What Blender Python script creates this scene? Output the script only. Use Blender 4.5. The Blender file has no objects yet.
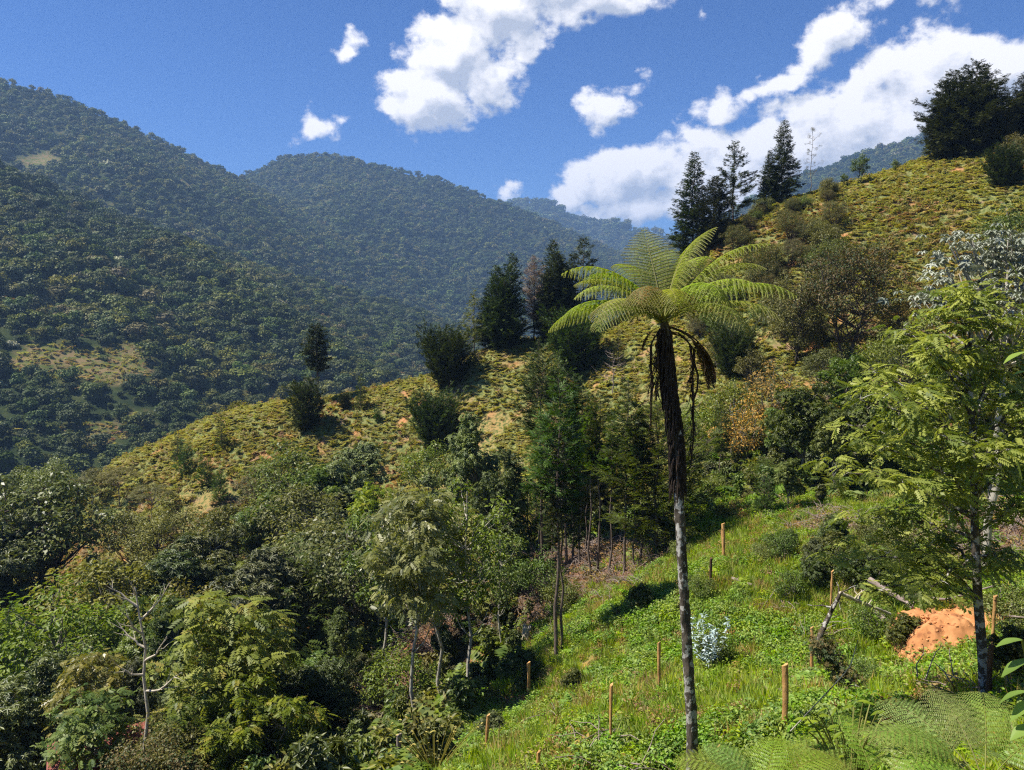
import bpy, math, random
import numpy as np
from mathutils import Vector
R = math.radians
rng = np.random.default_rng(11)
random.seed(5)
sc = bpy.context.scene
C = sc.collection
PI = math.pi

# ------------------------------------------------------------------ camera
W, H, F = 1024, 770, 790.0
PITCH = math.atan(85 / F)
cp, sp = math.cos(PITCH), math.sin(PITCH)

def P(px, py, Y):
    """point on the sight line of a photo position, Y metres ahead"""
    u, v = (px - 512) / F, (385 - py) / F
    d = np.array([u, cp + v * sp, -sp + v * cp])
    return d / d[1] * Y

def proj(x, y, z):
    """photo position of world points"""
    f = y * cp - z * sp
    up = y * sp + z * cp
    f = np.where(np.abs(f) < 1e-3, 1e-3, f)
    return 512 + F * x / f, 385 - F * up / f

cam_d = bpy.data.cameras.new('camera')
cam = bpy.data.objects.new('camera', cam_d)
C.objects.link(cam)
cam_d.sensor_width = 36
cam_d.lens = 36 * F / W
cam_d.clip_start = 0.05
cam_d.clip_end = 20000
cam.location = (0, 0, 0)
cam.rotation_euler = (R(90) - PITCH, 0, 0)
sc.camera = cam

# ------------------------------------------------------------------ noise
def _hash(ix, iy, s):
    n = (ix.astype(np.int64) * 374761393 + iy.astype(np.int64) * 668265263 + s * 1274126177) & 0x7fffffff
    n = ((n ^ (n >> 13)) * 1274126177) & 0x7fffffff
    return ((n ^ (n >> 16)) & 0xffff) / 65535.0

def vnoise(x, y, s=0):
    x = np.asarray(x, float); y = np.asarray(y, float)
    ix, iy = np.floor(x), np.floor(y)
    fx, fy = x - ix, y - iy
    fx = fx * fx * (3 - 2 * fx); fy = fy * fy * (3 - 2 * fy)
    a = _hash(ix, iy, s); b = _hash(ix + 1, iy, s); c = _hash(ix, iy + 1, s); d = _hash(ix + 1, iy + 1, s)
    return (a * (1 - fx) + b * fx) * (1 - fy) + (c * (1 - fx) + d * fx) * fy

def fbm(x, y, s=0, o=4):
    t, a, n = 0, .5, 0
    for k in range(o):
        t = t + a * vnoise(x * 2 ** k + 17.3 * k, y * 2 ** k - 9.1 * k, s + k); n += a; a *= .5
    return t / n

def sstep(a, b, x):
    t = np.clip((x - a) / (b - a), 0, 1)
    return t * t * (3 - 2 * t)

# ------------------------------------------------------------------ mesh builder
class MB:
    def __init__(s):
        s.v = []; s.f = []; s.a = []; s.m = []; s.n = 0
    def add(s, v, f, a=None, mi=0):
        v = np.asarray(v, float).reshape(-1, 3); f = np.asarray(f, int)
        if len(f) == 0: return
        s.v.append(v); s.f.append(f + s.n); s.n += len(v)
        if a is None: a = rng.random(len(f))
        s.a.append(np.broadcast_to(np.asarray(a, float), (len(f),)))
        s.m.append(np.full(len(f), mi))
    def mesh(s, name, mats, smooth=False):
        me = bpy.data.meshes.new(name)
        v = np.concatenate(s.v)
        lt = np.concatenate([np.full(len(f), f.shape[1]) for f in s.f])
        idx = np.concatenate([f.ravel() for f in s.f])
        me.vertices.add(len(v)); me.vertices.foreach_set('co', v.ravel())
        me.loops.add(len(idx)); me.loops.foreach_set('vertex_index', idx.astype(np.int32))
        me.polygons.add(len(lt))
        ls = np.concatenate([[0], np.cumsum(lt)[:-1]])
        me.polygons.foreach_set('loop_start', ls.astype(np.int32))
        me.polygons.foreach_set('loop_total', lt.astype(np.int32))
        me.polygons.foreach_set('material_index', np.concatenate(s.m).astype(np.int32))
        if smooth: me.polygons.foreach_set('use_smooth', np.ones(len(lt), bool))
        at = me.attributes.new('v', 'FLOAT', 'FACE')
        at.data.foreach_set('value', np.concatenate(s.a).astype(np.float32))
        for m in (mats if isinstance(mats, (list, tuple)) else [mats]): me.materials.append(m)
        me.update(calc_edges=True); me.validate()
        return me

def link(name, me, parent=None, loc=None):
    o = bpy.data.objects.new(name, me); C.objects.link(o)
    if parent: o.parent = parent
    if loc is not None: o.location = loc
    return o

def tag(o, label=None, cat=None, group=None, kind=None):
    if label: o['label'] = label
    if cat: o['category'] = cat
    if group: o['group'] = group
    if kind: o['kind'] = kind
    return o

def nz(v):
    v = np.asarray(v, float)
    return v / (np.linalg.norm(v, axis=-1, keepdims=True) + 1e-9)

def runit(n):
    return nz(rng.normal(size=(n, 3)))

def tube(path, rad, sides=6, cap=True):
    path = np.asarray(path, float); n = len(path)
    rad = np.broadcast_to(np.asarray(rad, float), (n,))
    t = nz(np.gradient(path, axis=0))
    ref = np.array([0, 0, 1.0]) if abs(t[0][2]) < .8 else np.array([1.0, 0, 0])
    u = np.cross(t, ref); u = nz(u); w = np.cross(t, u)
    an = np.arange(sides) / sides * 2 * PI
    v = path[:, None, :] + rad[:, None, None] * (np.cos(an)[None, :, None] * u[:, None, :] + np.sin(an)[None, :, None] * w[:, None, :])
    v = v.reshape(-1, 3)
    i = np.arange(n - 1)[:, None] * sides; j = np.arange(sides)[None, :]
    k = (j + 1) % sides
    f = np.stack([i + j, i + k, i + sides + k, i + sides + j], -1).reshape(-1, 4)
    return v, f

def curve(p0, p1, bend=(0, 0, 0), n=6, wob=0.0):
    t = np.linspace(0, 1, n)[:, None]
    p0 = np.asarray(p0, float); p1 = np.asarray(p1, float)
    p = p0 + (p1 - p0) * t + np.asarray(bend, float) * (4 * t * (1 - t))
    if wob: 
        q = rng.normal(size=(n, 3)) * wob; q[0] = 0; q[-1] = 0; p = p + q
    return p

# templates: x along leaf, y width, z normal
def t_leaf(w=.5, fold=.12, droop=.12):
    v = [(0, 0, 0), (.35, -w / 2, fold), (.42, 0, 0), (.35, w / 2, fold), (.75, -w * .36, fold * .8 - droop * .5), (.78, 0, -droop * .4), (.75, w * .36, fold * .8 - droop * .5), (1, 0, -droop)]
    f4 = [(0, 1, 2, 2), (0, 2, 3, 3)]
    q = [(1, 4, 5, 2), (2, 5, 6, 3)]
    t = [(0, 1, 2), (0, 2, 3), (4, 7, 5), (5, 7, 6)]
    return np.array(v, float), [np.array(q), np.array(t)]
def t_rhomb(w=.5, droop=.15):
    v = [(0, 0, 0), (.45, -w / 2, .05), (1, 0, -droop), (.45, w / 2, .05)]
    return np.array(v, float), [np.array([(0, 1, 2, 3)])]
def t_fold(w=.5, fold=.15, droop=.12):
    v = [(0, 0, 0), (.45, -w / 2, fold), (1, 0, -droop), (.45, w / 2, fold)]
    return np.array(v, float), [np.array([(0, 1, 2), (0, 2, 3)])]
def multi(tmpl, items):
    """compose a template from copies: items = (pos, dir, nrm, scale)"""
    T, fs = tmpl; V = []; FF = [[] for _ in fs]; n = 0
    for p, d, nr, s in items:
        d = nz(d); y = nz(np.cross(nr, d)); z = np.cross(d, y)
        V.append(np.asarray(p) + s * (T[:, :1] * d + T[:, 1:2] * y + T[:, 2:] * z))
        for k, f in enumerate(fs): FF[k].append(f + n)
        n += len(T)
    return np.concatenate(V), [np.concatenate(f) for f in FF]
def t_rosette(n=6, w=.4, tmpl=None, up=.25):
    it = []
    for k in range(n):
        a = k / n * 2 * PI + random.uniform(-.3, .3); u = random.uniform(-.3, up + .2)
        it.append(((0, 0, 0), (math.cos(a), math.sin(a), u), (0, 0, 1), random.uniform(.7, 1)))
    return multi(tmpl or t_rhomb(w), it)
def t_sprig(pairs=5, w=.42, ll=.42):
    """pinnate twig, leaflets along +x"""
    it = []
    for k in range(pairs):
        x = .12 + .78 * k / pairs; z = -.25 * x * x
        for s in (-1, 1):
            it.append(((x, 0, z), (.45, s * 1.0, -.15), (0, 0, 1), ll * (1 - .3 * abs(k / pairs - .4)) * random.uniform(.85, 1.1)))
    it.append(((.9, 0, -.2), (1, 0, -.3), (0, 0, 1), ll))
    return multi(t_rhomb(w), it)
def t_conifer(n=11, w=.2, ll=.5, spread=.9):
    it = []
    for k in range(n):
        t = k / (n - 1); x = t * .6
        s = 1 if k % 2 else -1
        it.append(((x, 0, -.1 * x), (.9, s * spread * (1 - .6 * t) * random.uniform(.6, 1.1), random.uniform(-.25, .35)), (random.uniform(-.4, .4), random.uniform(-.4, .4), 1), ll * random.uniform(.7, 1.1)))
    return multi(t_rhomb(w, .05), it)

def stamp(mb, tmpl, pos, dirs, nrm, scale, mi=0, val=None):
    T, fs = tmpl; n = len(pos)
    d = nz(dirs); y = nz(np.cross(nrm, d)); z = np.cross(d, y)
    s = np.broadcast_to(np.asarray(scale, float), (n,))[:, None, None]
    V = pos[:, None, :] + s * (T[None, :, 0:1] * d[:, None] + T[None, :, 1:2] * y[:, None] + T[None, :, 2:] * z[:, None])
    base = np.arange(n)[:, None, None] * len(T)
    if val is None: val = rng.random(n)
    first = True
    for f in fs:
        ff = (f[None] + base).reshape(-1, f.shape[1])
        vv = np.repeat(val, len(f))
        if first:
            mb.add(V.reshape(-1, 3), ff, vv, mi); first = False; n0 = mb.n - V.shape[0] * V.shape[1]
        else:
            mb.f.append(ff + n0); mb.a.append(vv); mb.m.append(np.full(len(ff), mi))

# ------------------------------------------------------------------ materials
class S:
    """socket with arithmetic"""
    def __init__(s, nt, o): s.nt, s.o = nt, o
    def _m(s, op, *b):
        n = s.nt.nodes.new('ShaderNodeMath'); n.operation = op
        for i, q in enumerate((s,) + b):
            if isinstance(q, S): s.nt.links.new(q.o, n.inputs[i])
            else: n.inputs[i].default_value = q
        return S(s.nt, n.outputs[0])
    def __add__(s, b): return s._m('ADD', b)
    def __sub__(s, b): return s._m('SUBTRACT', b)
    def __mul__(s, b): return s._m('MULTIPLY', b)
    def __truediv__(s, b): return s._m('DIVIDE', b)
    def mx(s, b): return s._m('MAXIMUM', b)
    def mn(s, b): return s._m('MINIMUM', b)
    def smooth(s, a, b):
        n = s.nt.nodes.new('ShaderNodeMapRange'); n.interpolation_type = 'SMOOTHSTEP'
        s.nt.links.new(s.o, n.inputs[0]); n.inputs[1].default_value = a; n.inputs[2].default_value = b
        return S(s.nt, n.outputs[0])
    def lin(s, a, b, c=0, d=1):
        n = s.nt.nodes.new('ShaderNodeMapRange')
        s.nt.links.new(s.o, n.inputs[0]); n.inputs[1].default_value = a; n.inputs[2].default_value = b
        n.inputs[3].default_value = c; n.inputs[4].default_value = d
        return S(s.nt, n.outputs[0])

def newmat(name):
    m = bpy.data.materials.new(name); m.use_nodes = True
    nt = m.node_tree; nt.nodes.clear()
    out = nt.nodes.new('ShaderNodeOutputMaterial')
    return m, nt, out
def rgb(c): return (c[0], c[1], c[2], 1)
def mixc(nt, fac, a, b, mode='MIX'):
    n = nt.nodes.new('ShaderNodeMix'); n.data_type = 'RGBA'; n.blend_type = mode
    for q, i in ((fac, 0), (a, 6), (b, 7)):
        if isinstance(q, S): q = q.o
        if isinstance(q, bpy.types.NodeSocket): nt.links.new(q, n.inputs[i])
        elif i == 0: n.inputs[0].default_value = q
        else: n.inputs[i].default_value = rgb(q)
    return n.outputs[2]
def attr(nt, name):
    n = nt.nodes.new('ShaderNodeAttribute'); n.attribute_name = name; return S(nt, n.outputs['Fac'])
def tex(nt, scale, detail=4, vec=None, rough=.55, dim='3D'):
    n = nt.nodes.new('ShaderNodeTexNoise'); n.inputs['Scale'].default_value = scale
    n.inputs['Detail'].default_value = detail; n.inputs['Roughness'].default_value = rough
    if vec is None:
        g = nt.nodes.new('ShaderNodeTexCoord'); vec = g.outputs['Object']
    nt.links.new(vec, n.inputs['Vector'])
    return S(nt, n.outputs['Fac'])

def leafmat(name, ca, cb, trans=.3, rough=.5, spec=.35, vary=.25, cc=None, pc=.0, tint=None, hv=.05):
    m, nt, out = newmat(name)
    wf = (1.38, 1.22, .86)
    ca = [a * b for a, b in zip(ca, wf)]; cb = [a * b for a, b in zip(cb, wf)]
    v = attr(nt, 'v')
    oi = nt.nodes.new('ShaderNodeObjectInfo'); r = S(nt, oi.outputs['Random'])
    col = mixc(nt, v, ca, cb)
    if cc is not None:
        v2 = (v * 57.31)._m('FRACT')
        col = mixc(nt, (v2._m('LESS_THAN', pc)), col, cc)
    hs = nt.nodes.new('ShaderNodeHueSaturation')
    nt.links.new((r * hv + (.5 - hv / 2)).o, hs.inputs['Hue'])
    nt.links.new(((r * 7.7)._m('FRACT') * .3 + .85).o, hs.inputs['Saturation'])
    nt.links.new(((r * 3.37)._m('FRACT') * (2 * vary) + (1 - vary)).o, hs.inputs['Value'])
    nt.links.new(col, hs.inputs['Color'])
    p = nt.nodes.new('ShaderNodeBsdfPrincipled')
    nt.links.new(hs.outputs[0], p.inputs['Base Color'])
    p.inputs['Roughness'].default_value = rough
    p.inputs['Specular IOR Level'].default_value = spec
    t = nt.nodes.new('ShaderNodeBsdfTranslucent')
    tc = mixc(nt, 1.0, hs.outputs[0], tint or (1.25, 1.3, .55), 'MULTIPLY')
    nt.links.new(tc, t.inputs['Color'])
    mx = nt.nodes.new('ShaderNodeMixShader'); mx.inputs[0].default_value = trans
    nt.links.new(p.outputs[0], mx.inputs[1]); nt.links.new(t.outputs[0], mx.inputs[2])
    nt.links.new(mx.outputs[0], out.inputs[0])
    return m

def barkmat(name, ca, cb, scale=6, rough=.9, lich=None, ls=9, thr=.56):
    m, nt, out = newmat(name)
    g = nt.nodes.new('ShaderNodeTexCoord')
    mp = nt.nodes.new('ShaderNodeMapping'); mp.inputs['Scale'].default_value = (1, 1, .35)
    nt.links.new(g.outputs['Object'], mp.inputs[0])
    f = tex(nt, scale, 5, mp.outputs[0]).lin(.3, .7)
    col = mixc(nt, f, ca, cb)
    if lich:
        col = mixc(nt, tex(nt, ls, 4, g.outputs['Object']).smooth(thr, thr + .05), col, lich)
    p = nt.nodes.new('ShaderNodeBsdfPrincipled'); nt.links.new(col, p.inputs['Base Color'])
    p.inputs['Roughness'].default_value = rough; p.inputs['Specular IOR Level'].default_value = .15
    b = nt.nodes.new('ShaderNodeBump'); b.inputs['Strength'].default_value = .6; b.inputs['Distance'].default_value = .03
    nt.links.new(f.o, b.inputs['Height']); nt.links.new(b.outputs[0], p.inputs['Normal'])
    nt.links.new(p.outputs[0], out.inputs[0])
    return m

M = {}
M['bark_grey'] = barkmat('bark_grey', (.16, .14, .11), (.3, .27, .22), 7)
M['bark_dark'] = barkmat('bark_dark', (.05, .04, .03), (.11, .09, .07), 7)
M['bark_pale'] = barkmat('bark_pale', (.3, .27, .21), (.5, .46, .38), 8, lich=(.1, .09, .06), ls=5)
M['bark_pine'] = barkmat('bark_pine', (.09, .065, .05), (.19, .15, .12), 9)
M['bark_lichen'] = barkmat('bark_lichen', (.05, .04, .03), (.12, .1, .075), 10, lich=(.4, .38, .34), ls=8, thr=.52)
M['bark_bleached'] = barkmat('bark_bleached', (.42, .36, .26), (.6, .53, .4), 8)
M['fibre'] = barkmat('fibre', (.018, .013, .01), (.06, .042, .03), 14)
M['wood_post'] = barkmat('wood_post', (.34, .17, .06), (.62, .36, .14), 7, .8, lich=(.1, .05, .03), ls=5, thr=.6)
M['rotten'] = barkmat('rotten', (.2, .15, .12), (.36, .29, .25), 6)

L = {}
L['mid'] = leafmat('leaf_mid', (.05, .09, .022), (.155, .21, .052), .3, .45, .4)
L['dark'] = leafmat('leaf_dark', (.035, .058, .015), (.115, .145, .042), .22, .42, .4)
L['olive'] = leafmat('leaf_olive', (.065, .08, .022), (.18, .19, .055), .3, .5)
L['bright'] = leafmat('leaf_bright', (.06, .12, .02), (.14, .22, .04), .38, .5)
L['yellow'] = leafmat('leaf_yellow', (.055, .1, .02), (.2, .26, .06), .34, .5, .3, cc=(.32, .3, .06), pc=.1)
L['gold'] = leafmat('leaf_gold', (.09, .12, .03), (.29, .31, .1), .35, .4, .5)
L['hero'] = leafmat('leaf_light_green', (.07, .12, .022), (.28, .34, .075), .36, .5, .3, vary=.02, hv=.004)
L['blue'] = leafmat('leaf_blue', (.05, .08, .028), (.15, .195, .08), .2, .45, .35)
L['brown'] = leafmat('leaf_brown', (.085, .075, .032), (.165, .135, .06), .25, .6, cc=(.07, .1, .03), pc=.45)
L['orange'] = leafmat('leaf_orange', (.22, .12, .03), (.42, .22, .045), .3, .6, cc=(.1, .12, .035), pc=.3)
L['purple'] = leafmat('leaf_purple', (.12, .085, .075), (.2, .15, .13), .1, .8)
L['cyp'] = leafmat('leaf_cypress', (.017, .032, .011), (.05, .072, .023), .15, .6, .2)
L['cypb'] = leafmat('leaf_cypress_young', (.025, .065, .014), (.08, .145, .032), .25, .55, .25)
L['cypm'] = leafmat('leaf_cypress_mid', (.022, .045, .012), (.055, .085, .022), .2, .6, .2)
L['feather'] = leafmat('leaf_feathery', (.05, .085, .018), (.11, .16, .035), .35, .6, .2)
L['silver'] = leafmat('leaf_silver', (.2, .26, .27), (.4, .48, .54), .12, .55, .3, tint=(1, 1, .8))
L['euc'] = leafmat('leaf_eucalypt', (.24, .36, .48), (.38, .54, .72), .12, .5, .35, tint=(1, 1, 1))
L['fern'] = leafmat('leaf_tree_fern', (.14, .22, .03), (.3, .4, .06), .42, .45, .3, vary=.12)
L['dead'] = leafmat('leaf_dead_frond', (.03, .02, .012), (.09, .055, .03), .15, .8, .1)
L['grass'] = leafmat('leaf_grass', (.15, .24, .03), (.3, .41, .065), .42, .5, .25, vary=.15, cc=(.36, .33, .13), pc=.12)
L['straw'] = leafmat('leaf_straw', (.25, .22, .1), (.45, .38, .2), .4, .6, .2)
L['weed'] = leafmat('leaf_weed', (.1, .19, .028), (.23, .35, .062), .35, .45, .35, vary=.2)
L['brack'] = leafmat('leaf_bracken', (.15, .165, .05), (.31, .32, .115), .4, .6, .2, vary=.25, cc=(.3, .17, .06), pc=.12)
L['brackd'] = leafmat('leaf_bracken_dry', (.17, .12, .065), (.3, .22, .12), .25, .7, .1, vary=.25)
L['near'] = leafmat('leaf_foreground', (.11, .19, .04), (.2, .31, .08), .4, .45, .35, vary=.12)
L['far_a'] = leafmat('canopy_green', (.04, .07, .02), (.11, .15, .045), .2, .6, .2, vary=.35)
L['far_b'] = leafmat('canopy_dark', (.022, .042, .016), (.065, .095, .034), .15, .6, .2, vary=.3)
L['far_c'] = leafmat('canopy_olive', (.065, .085, .025), (.16, .175, .055), .2, .6, .2, vary=.3)
L['far_d'] = leafmat('canopy_silver', (.16, .19, .14), (.36, .4, .32), .1, .6, .3, vary=.15)
L['far_e'] = leafmat('canopy_grey', (.09, .1, .06), (.18, .18, .11), .1, .7, .2, vary=.2)
# ------------------------------------------------------------------ the near ground
_cp = [(780,740,13.5),(612,752,15),(486,755,19),(660,695,19),(810,680,19),(985,692,14),(528,700,25),(725,562,27),
 (557,655,26),(625,572,34),(540,562,40),(955,635,20),(900,560,25),(1010,560,25),(800,530,30),(720,505,36),
 (620,520,52),(620,450,60),(640,312,82),(700,440,54),(760,440,50),(760,330,64),(760,208,84),(700,248,83),
 (850,330,60),(850,188,82),(900,250,68),(1000,320,54),(1024,132,84),(940,157,86),(960,250,66),(560,400,70),
 (490,348,81),(440,374,82),(400,382,83),(320,399,84),(230,414,85),(160,445,84),(110,466,82),
 (400,470,70),(300,500,68),(200,520,66),(470,470,66),(520,500,58),(460,600,44),(430,720,26),(465,706,32),
 (340,760,30),(400,640,38),(880,430,46),(1000,430,38)]
_pts = [tuple(P(*q)) for q in _cp]
_pts += [(-20,30,-21),(-10,25,-17),(-4.5,18,-12.5),(-35,50,-27),(-20,48,-24),(-45,72,-27),(-70,60,-32),(-30,62,-23),
 (-40,30,-28),(-60,20,-28),(-20,12,-15),(-50,0,-20),(0,0,-1.75),(3,4.6,-3.02),(1.2,4.6,-3.1),(0,4.6,-3.2),(4.5,5,-2.9),(2.4,6.5,-4.6),(-5,5,-4.6),(0,8,-6.4),(9,5,-2.2),(12,9,-4.2),
 (7,8,-5.2),(-3,12,-8.6),(3,11,-7.5),(3.2,12.7,-8.9),(3.1,11.8,-8.2),(2.6,14,-8.9),(16,14,-4.8),(20,25,-6.4),(26,40,-4),(40,30,2),(60,60,16),(45,50,5),(0,-15,1),(30,-15,6),(-30,-15,-8),
 (60,-10,12),(90,30,22),(90,90,36),(-25,104,-30),(0,104,-22),(-55,100,-38),(-80,90,-42),(15,106,-14),(28,108,-4),(45,112,4),
 (-100,40,-42),(-100,0,-30),(-30,130,-50),(10,135,-40),(40,135,-24),(80,130,10),(110,110,30),(110,0,26),(60,112,17)]
_pts = np.array(_pts)
def _tps(r2): return np.where(r2 > 1e-9, r2 * np.log(r2 + 1e-12) * .5, 0)
_n = len(_pts)
_X = _pts[:, :2] / 50
_K = _tps(((_X[:, None] - _X[None]) ** 2).sum(-1)) + np.eye(_n) * 2e-4
_Q = np.hstack([np.ones((_n, 1)), _X])
_A = np.block([[_K, _Q], [_Q.T, np.zeros((3, 3))]])
_w = np.linalg.solve(_A, np.concatenate([_pts[:, 2], np.zeros(3)]))
FLOOR = -85.0
def terrain(x, y):
    x = np.atleast_1d(np.asarray(x, float)); y = np.atleast_1d(np.asarray(y, float))
    out = np.empty(x.shape).ravel(); xf, yf = x.ravel(), y.ravel()
    for i in range(0, len(xf), 20000):
        q = np.stack([xf[i:i + 20000], yf[i:i + 20000]], -1); qc = np.clip(q, [-115, -20], [115, 140]) / 50
        r = _tps(((qc[:, None] - _X[None]) ** 2).sum(-1))
        z = r @ _w[:_n] + _w[_n] + qc @ _w[_n + 1:]
        over = np.maximum(0, np.maximum(np.maximum(-115 - q[:, 0], q[:, 0] - 115) * .6, np.maximum(q[:, 1] - 140, -20 - q[:, 1])))
        b = sstep(0, 160, over)
        z = z * (1 - b) + FLOOR * b
        z += (fbm(q[:, 0] / 5, q[:, 1] / 5, 3) - .5) * .7 * sstep(6, 40, np.hypot(q[:, 0], q[:, 1]))
        z += (fbm(q[:, 0] / 1.2, q[:, 1] / 1.2, 9, 2) - .5) * .16
        out[i:i + 20000] = z
    return out.reshape(x.shape)
def tz(x, y): return float(terrain(x, y)[0])
_Ys = np.concatenate([np.arange(2, 30, .1), np.arange(30, 125, .25)])
def ground_at(px, py):
    d = P(px, py, 1.0); pts = d[None] * _Ys[:, None]
    z = terrain(pts[:, 0], pts[:, 1]); k = np.where(pts[:, 2] <= z)[0]
    k = k[0] if len(k) else len(_Ys) - 1
    p = pts[k].copy(); p[2] = z[k]
    return p

def grid_mesh(name, xs, ys, zf, mat, attrs=None):
    X, Y = np.meshgrid(xs, ys); Z = zf(X, Y)
    v = np.stack([X, Y, Z], -1).reshape(-1, 3); nx, ny = len(xs), len(ys)
    i = (np.arange(ny - 1)[:, None] * nx + np.arange(nx - 1)[None]).ravel()
    f = np.stack([i, i + 1, i + nx + 1, i + nx], -1)
    mb = MB(); mb.add(v, f, 0.5); me = mb.mesh(name, mat, True)
    for k, fn in (attrs or {}).items():
        a = me.attributes.new(k, 'FLOAT', 'POINT'); a.data.foreach_set('value', fn(v[:, 0], v[:, 1]).astype(np.float32))
    return me

def blob(x, y, pts):
    """soft mask round ground spots: (px, py, radius)"""
    m = np.zeros(len(x))
    for c in pts:
        m = np.maximum(m, 1 - np.hypot((x - c[0]), (y - c[1])) / c[2])
    n = fbm(x / 1.5, y / 1.5, 21)
    return sstep(-.05, .25, m + (n - .5) * .9 - .15)
def gspots(lst): return [(*ground_at(a, b)[:2], r) for a, b, r in lst]
CLAY = gspots([(955,632,1.7),(938,640,1.2),(975,622,1.2),(915,672,.5),(885,738,.7),(905,722,.6),(516,600,.5),(590,662,.35),(505,562,.8)])
LITTER = gspots([(600,575,3.2),(570,580,3),(545,600,2.4),(640,560,3),(340,745,2.6),(380,690,2.4),(420,640,2.5),(455,610,3),(300,765,2.6),(965,545,3),(905,540,2.2),(845,528,2.2),(1010,520,2.5),(560,570,4)])
PATCH = gspots([(470,465,3),(455,480,3),(215,500,3),(190,490,2),(490,430,2)])
def m_clay(x, y): return blob(x, y, CLAY)
def m_litter(x, y): return blob(x, y, LITTER)
def m_hill(x, y):
    px, py = proj(x, y, terrain(x, y))
    return (1 - sstep(118, 140, y)) * (1 - sstep(85, 105, np.abs(x))) * sstep(44, 54, y + (x > 20) * (x - 20) * .25 + (fbm(x / 6, y / 6, 5) - .5) * 6)

def ground_material():
    m, nt, out = newmat('ground_soil')
    g = nt.nodes.new('ShaderNodeTexCoord')
    n1 = tex(nt, .5, 6, g.outputs['Object']); n2 = tex(nt, 4, 5, g.outputs['Object']); n3 = tex(nt, .12, 4, g.outputs['Object'])
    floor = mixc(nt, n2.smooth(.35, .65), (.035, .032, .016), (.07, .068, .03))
    grass = mixc(nt, n2.smooth(.3, .7), (.07, .09, .022), (.15, .17, .045))
    hill = mixc(nt, n2.smooth(.38, .6), (.1, .125, .035), (.22, .225, .08))
    hill = mixc(nt, n1.smooth(.54, .68), hill, (.25, .17, .1))
    litter = mixc(nt, n2.smooth(.3, .7), (.09, .05, .033), (.2, .125, .085))
    clay = mixc(nt, n2.smooth(.3, .75), (.5, .2, .07), (.68, .33, .14))
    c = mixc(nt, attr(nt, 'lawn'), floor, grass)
    c = mixc(nt, attr(nt, 'hill'), c, hill)
    c = mixc(nt, attr(nt, 'patch') * n2.smooth(.4, .6), c, (.34, .24, .09))
    c = mixc(nt, attr(nt, 'litter'), c, litter)
    c = mixc(nt, attr(nt, 'clay'), c, clay)
    p = nt.nodes.new('ShaderNodeBsdfPrincipled'); nt.links.new(c, p.inputs['Base Color'])
    p.inputs['Roughness'].default_value = .95; p.inputs['Specular IOR Level'].default_value = .1
    b = nt.nodes.new('ShaderNodeBump'); b.inputs['Strength'].default_value = .8; b.inputs['Distance'].default_value = .12
    nt.links.new((n2 + tex(nt, 14, 4, g.outputs['Object']) * .5).o, b.inputs['Height']); nt.links.new(b.outputs[0], p.inputs['Normal'])
    nt.links.new(p.outputs[0], out.inputs[0])
    return m
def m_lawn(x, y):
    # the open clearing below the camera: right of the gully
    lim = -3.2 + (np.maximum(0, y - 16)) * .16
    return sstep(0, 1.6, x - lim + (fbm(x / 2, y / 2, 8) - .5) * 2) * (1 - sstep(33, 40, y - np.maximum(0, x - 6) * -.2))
def warp(n, near, far):
    u = np.linspace(-1, 1, n); return near * u + (far - near) * np.sign(u) * np.abs(u) ** 7
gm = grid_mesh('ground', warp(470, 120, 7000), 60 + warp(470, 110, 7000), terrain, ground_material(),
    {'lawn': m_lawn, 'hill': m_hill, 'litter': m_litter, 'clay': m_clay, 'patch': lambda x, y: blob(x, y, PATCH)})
tag(link('ground', gm), 'steep hillside ground rising to a grassy ridge', kind='structure')

# ------------------------------------------------------------------ far mountains
def seg_near(x, y, pts):
    """distance to a ridge line, its height there, arc length, and the side (+ = towards the camera)"""
    best = np.full(x.shape, 1e9); zz = np.zeros(x.shape); ss = np.zeros(x.shape); sd = np.zeros(x.shape); s0 = 0
    for a, b in zip(pts[:-1], pts[1:]):
        ab = b[:2] - a[:2]; Ls = np.hypot(*ab)
        t = np.clip(((x - a[0]) * ab[0] + (y - a[1]) * ab[1]) / Ls ** 2, 0, 1)
        qx, qy = a[0] + ab[0] * t, a[1] + ab[1] * t
        d = np.hypot(x - qx, y - qy); k = d < best
        best = np.where(k, d, best); zz = np.where(k, a[2] + (b[2] - a[2]) * t, zz); ss = np.where(k, s0 + t * Ls, ss)
        side = (x - a[0]) * ab[1] - (y - a[1]) * ab[0]
        sd = np.where(k, side, sd); s0 += Ls
    return best, zz, ss, sd
class Mountain:
    def __init__(s, line, slope, back, seed, gully=30, gl=160, base=FLOOR - 10):
        s.p = np.array([P(*q) for q in line]); s.slope, s.back, s.seed, s.gully, s.gl, s.base = slope, back, seed, gully, gl, base
    def z(s, x, y):
        d, zr, t, side = seg_near(x, y, s.p)
        sl = np.where(side > 0, s.slope, s.back)
        n = fbm(t / s.gl + d / (6 * s.gl), d / (5 * s.gl), s.seed, 4)
        rg = 1 - np.abs(2 * n - 1) * 2
        amp = s.gully * sstep(0, s.gl * 1.2, d)
        zz = zr - sl * d + (rg - .3) * amp + (fbm(x / 40, y / 40, s.seed + 5) - .5) * 8 * sstep(0, 60, d)
        return np.maximum(zz, s.base)
    def side(s, x, y):
        d, zr, t, sd = seg_near(x, y, s.p); return np.where(sd > 0, d, -d)
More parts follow.
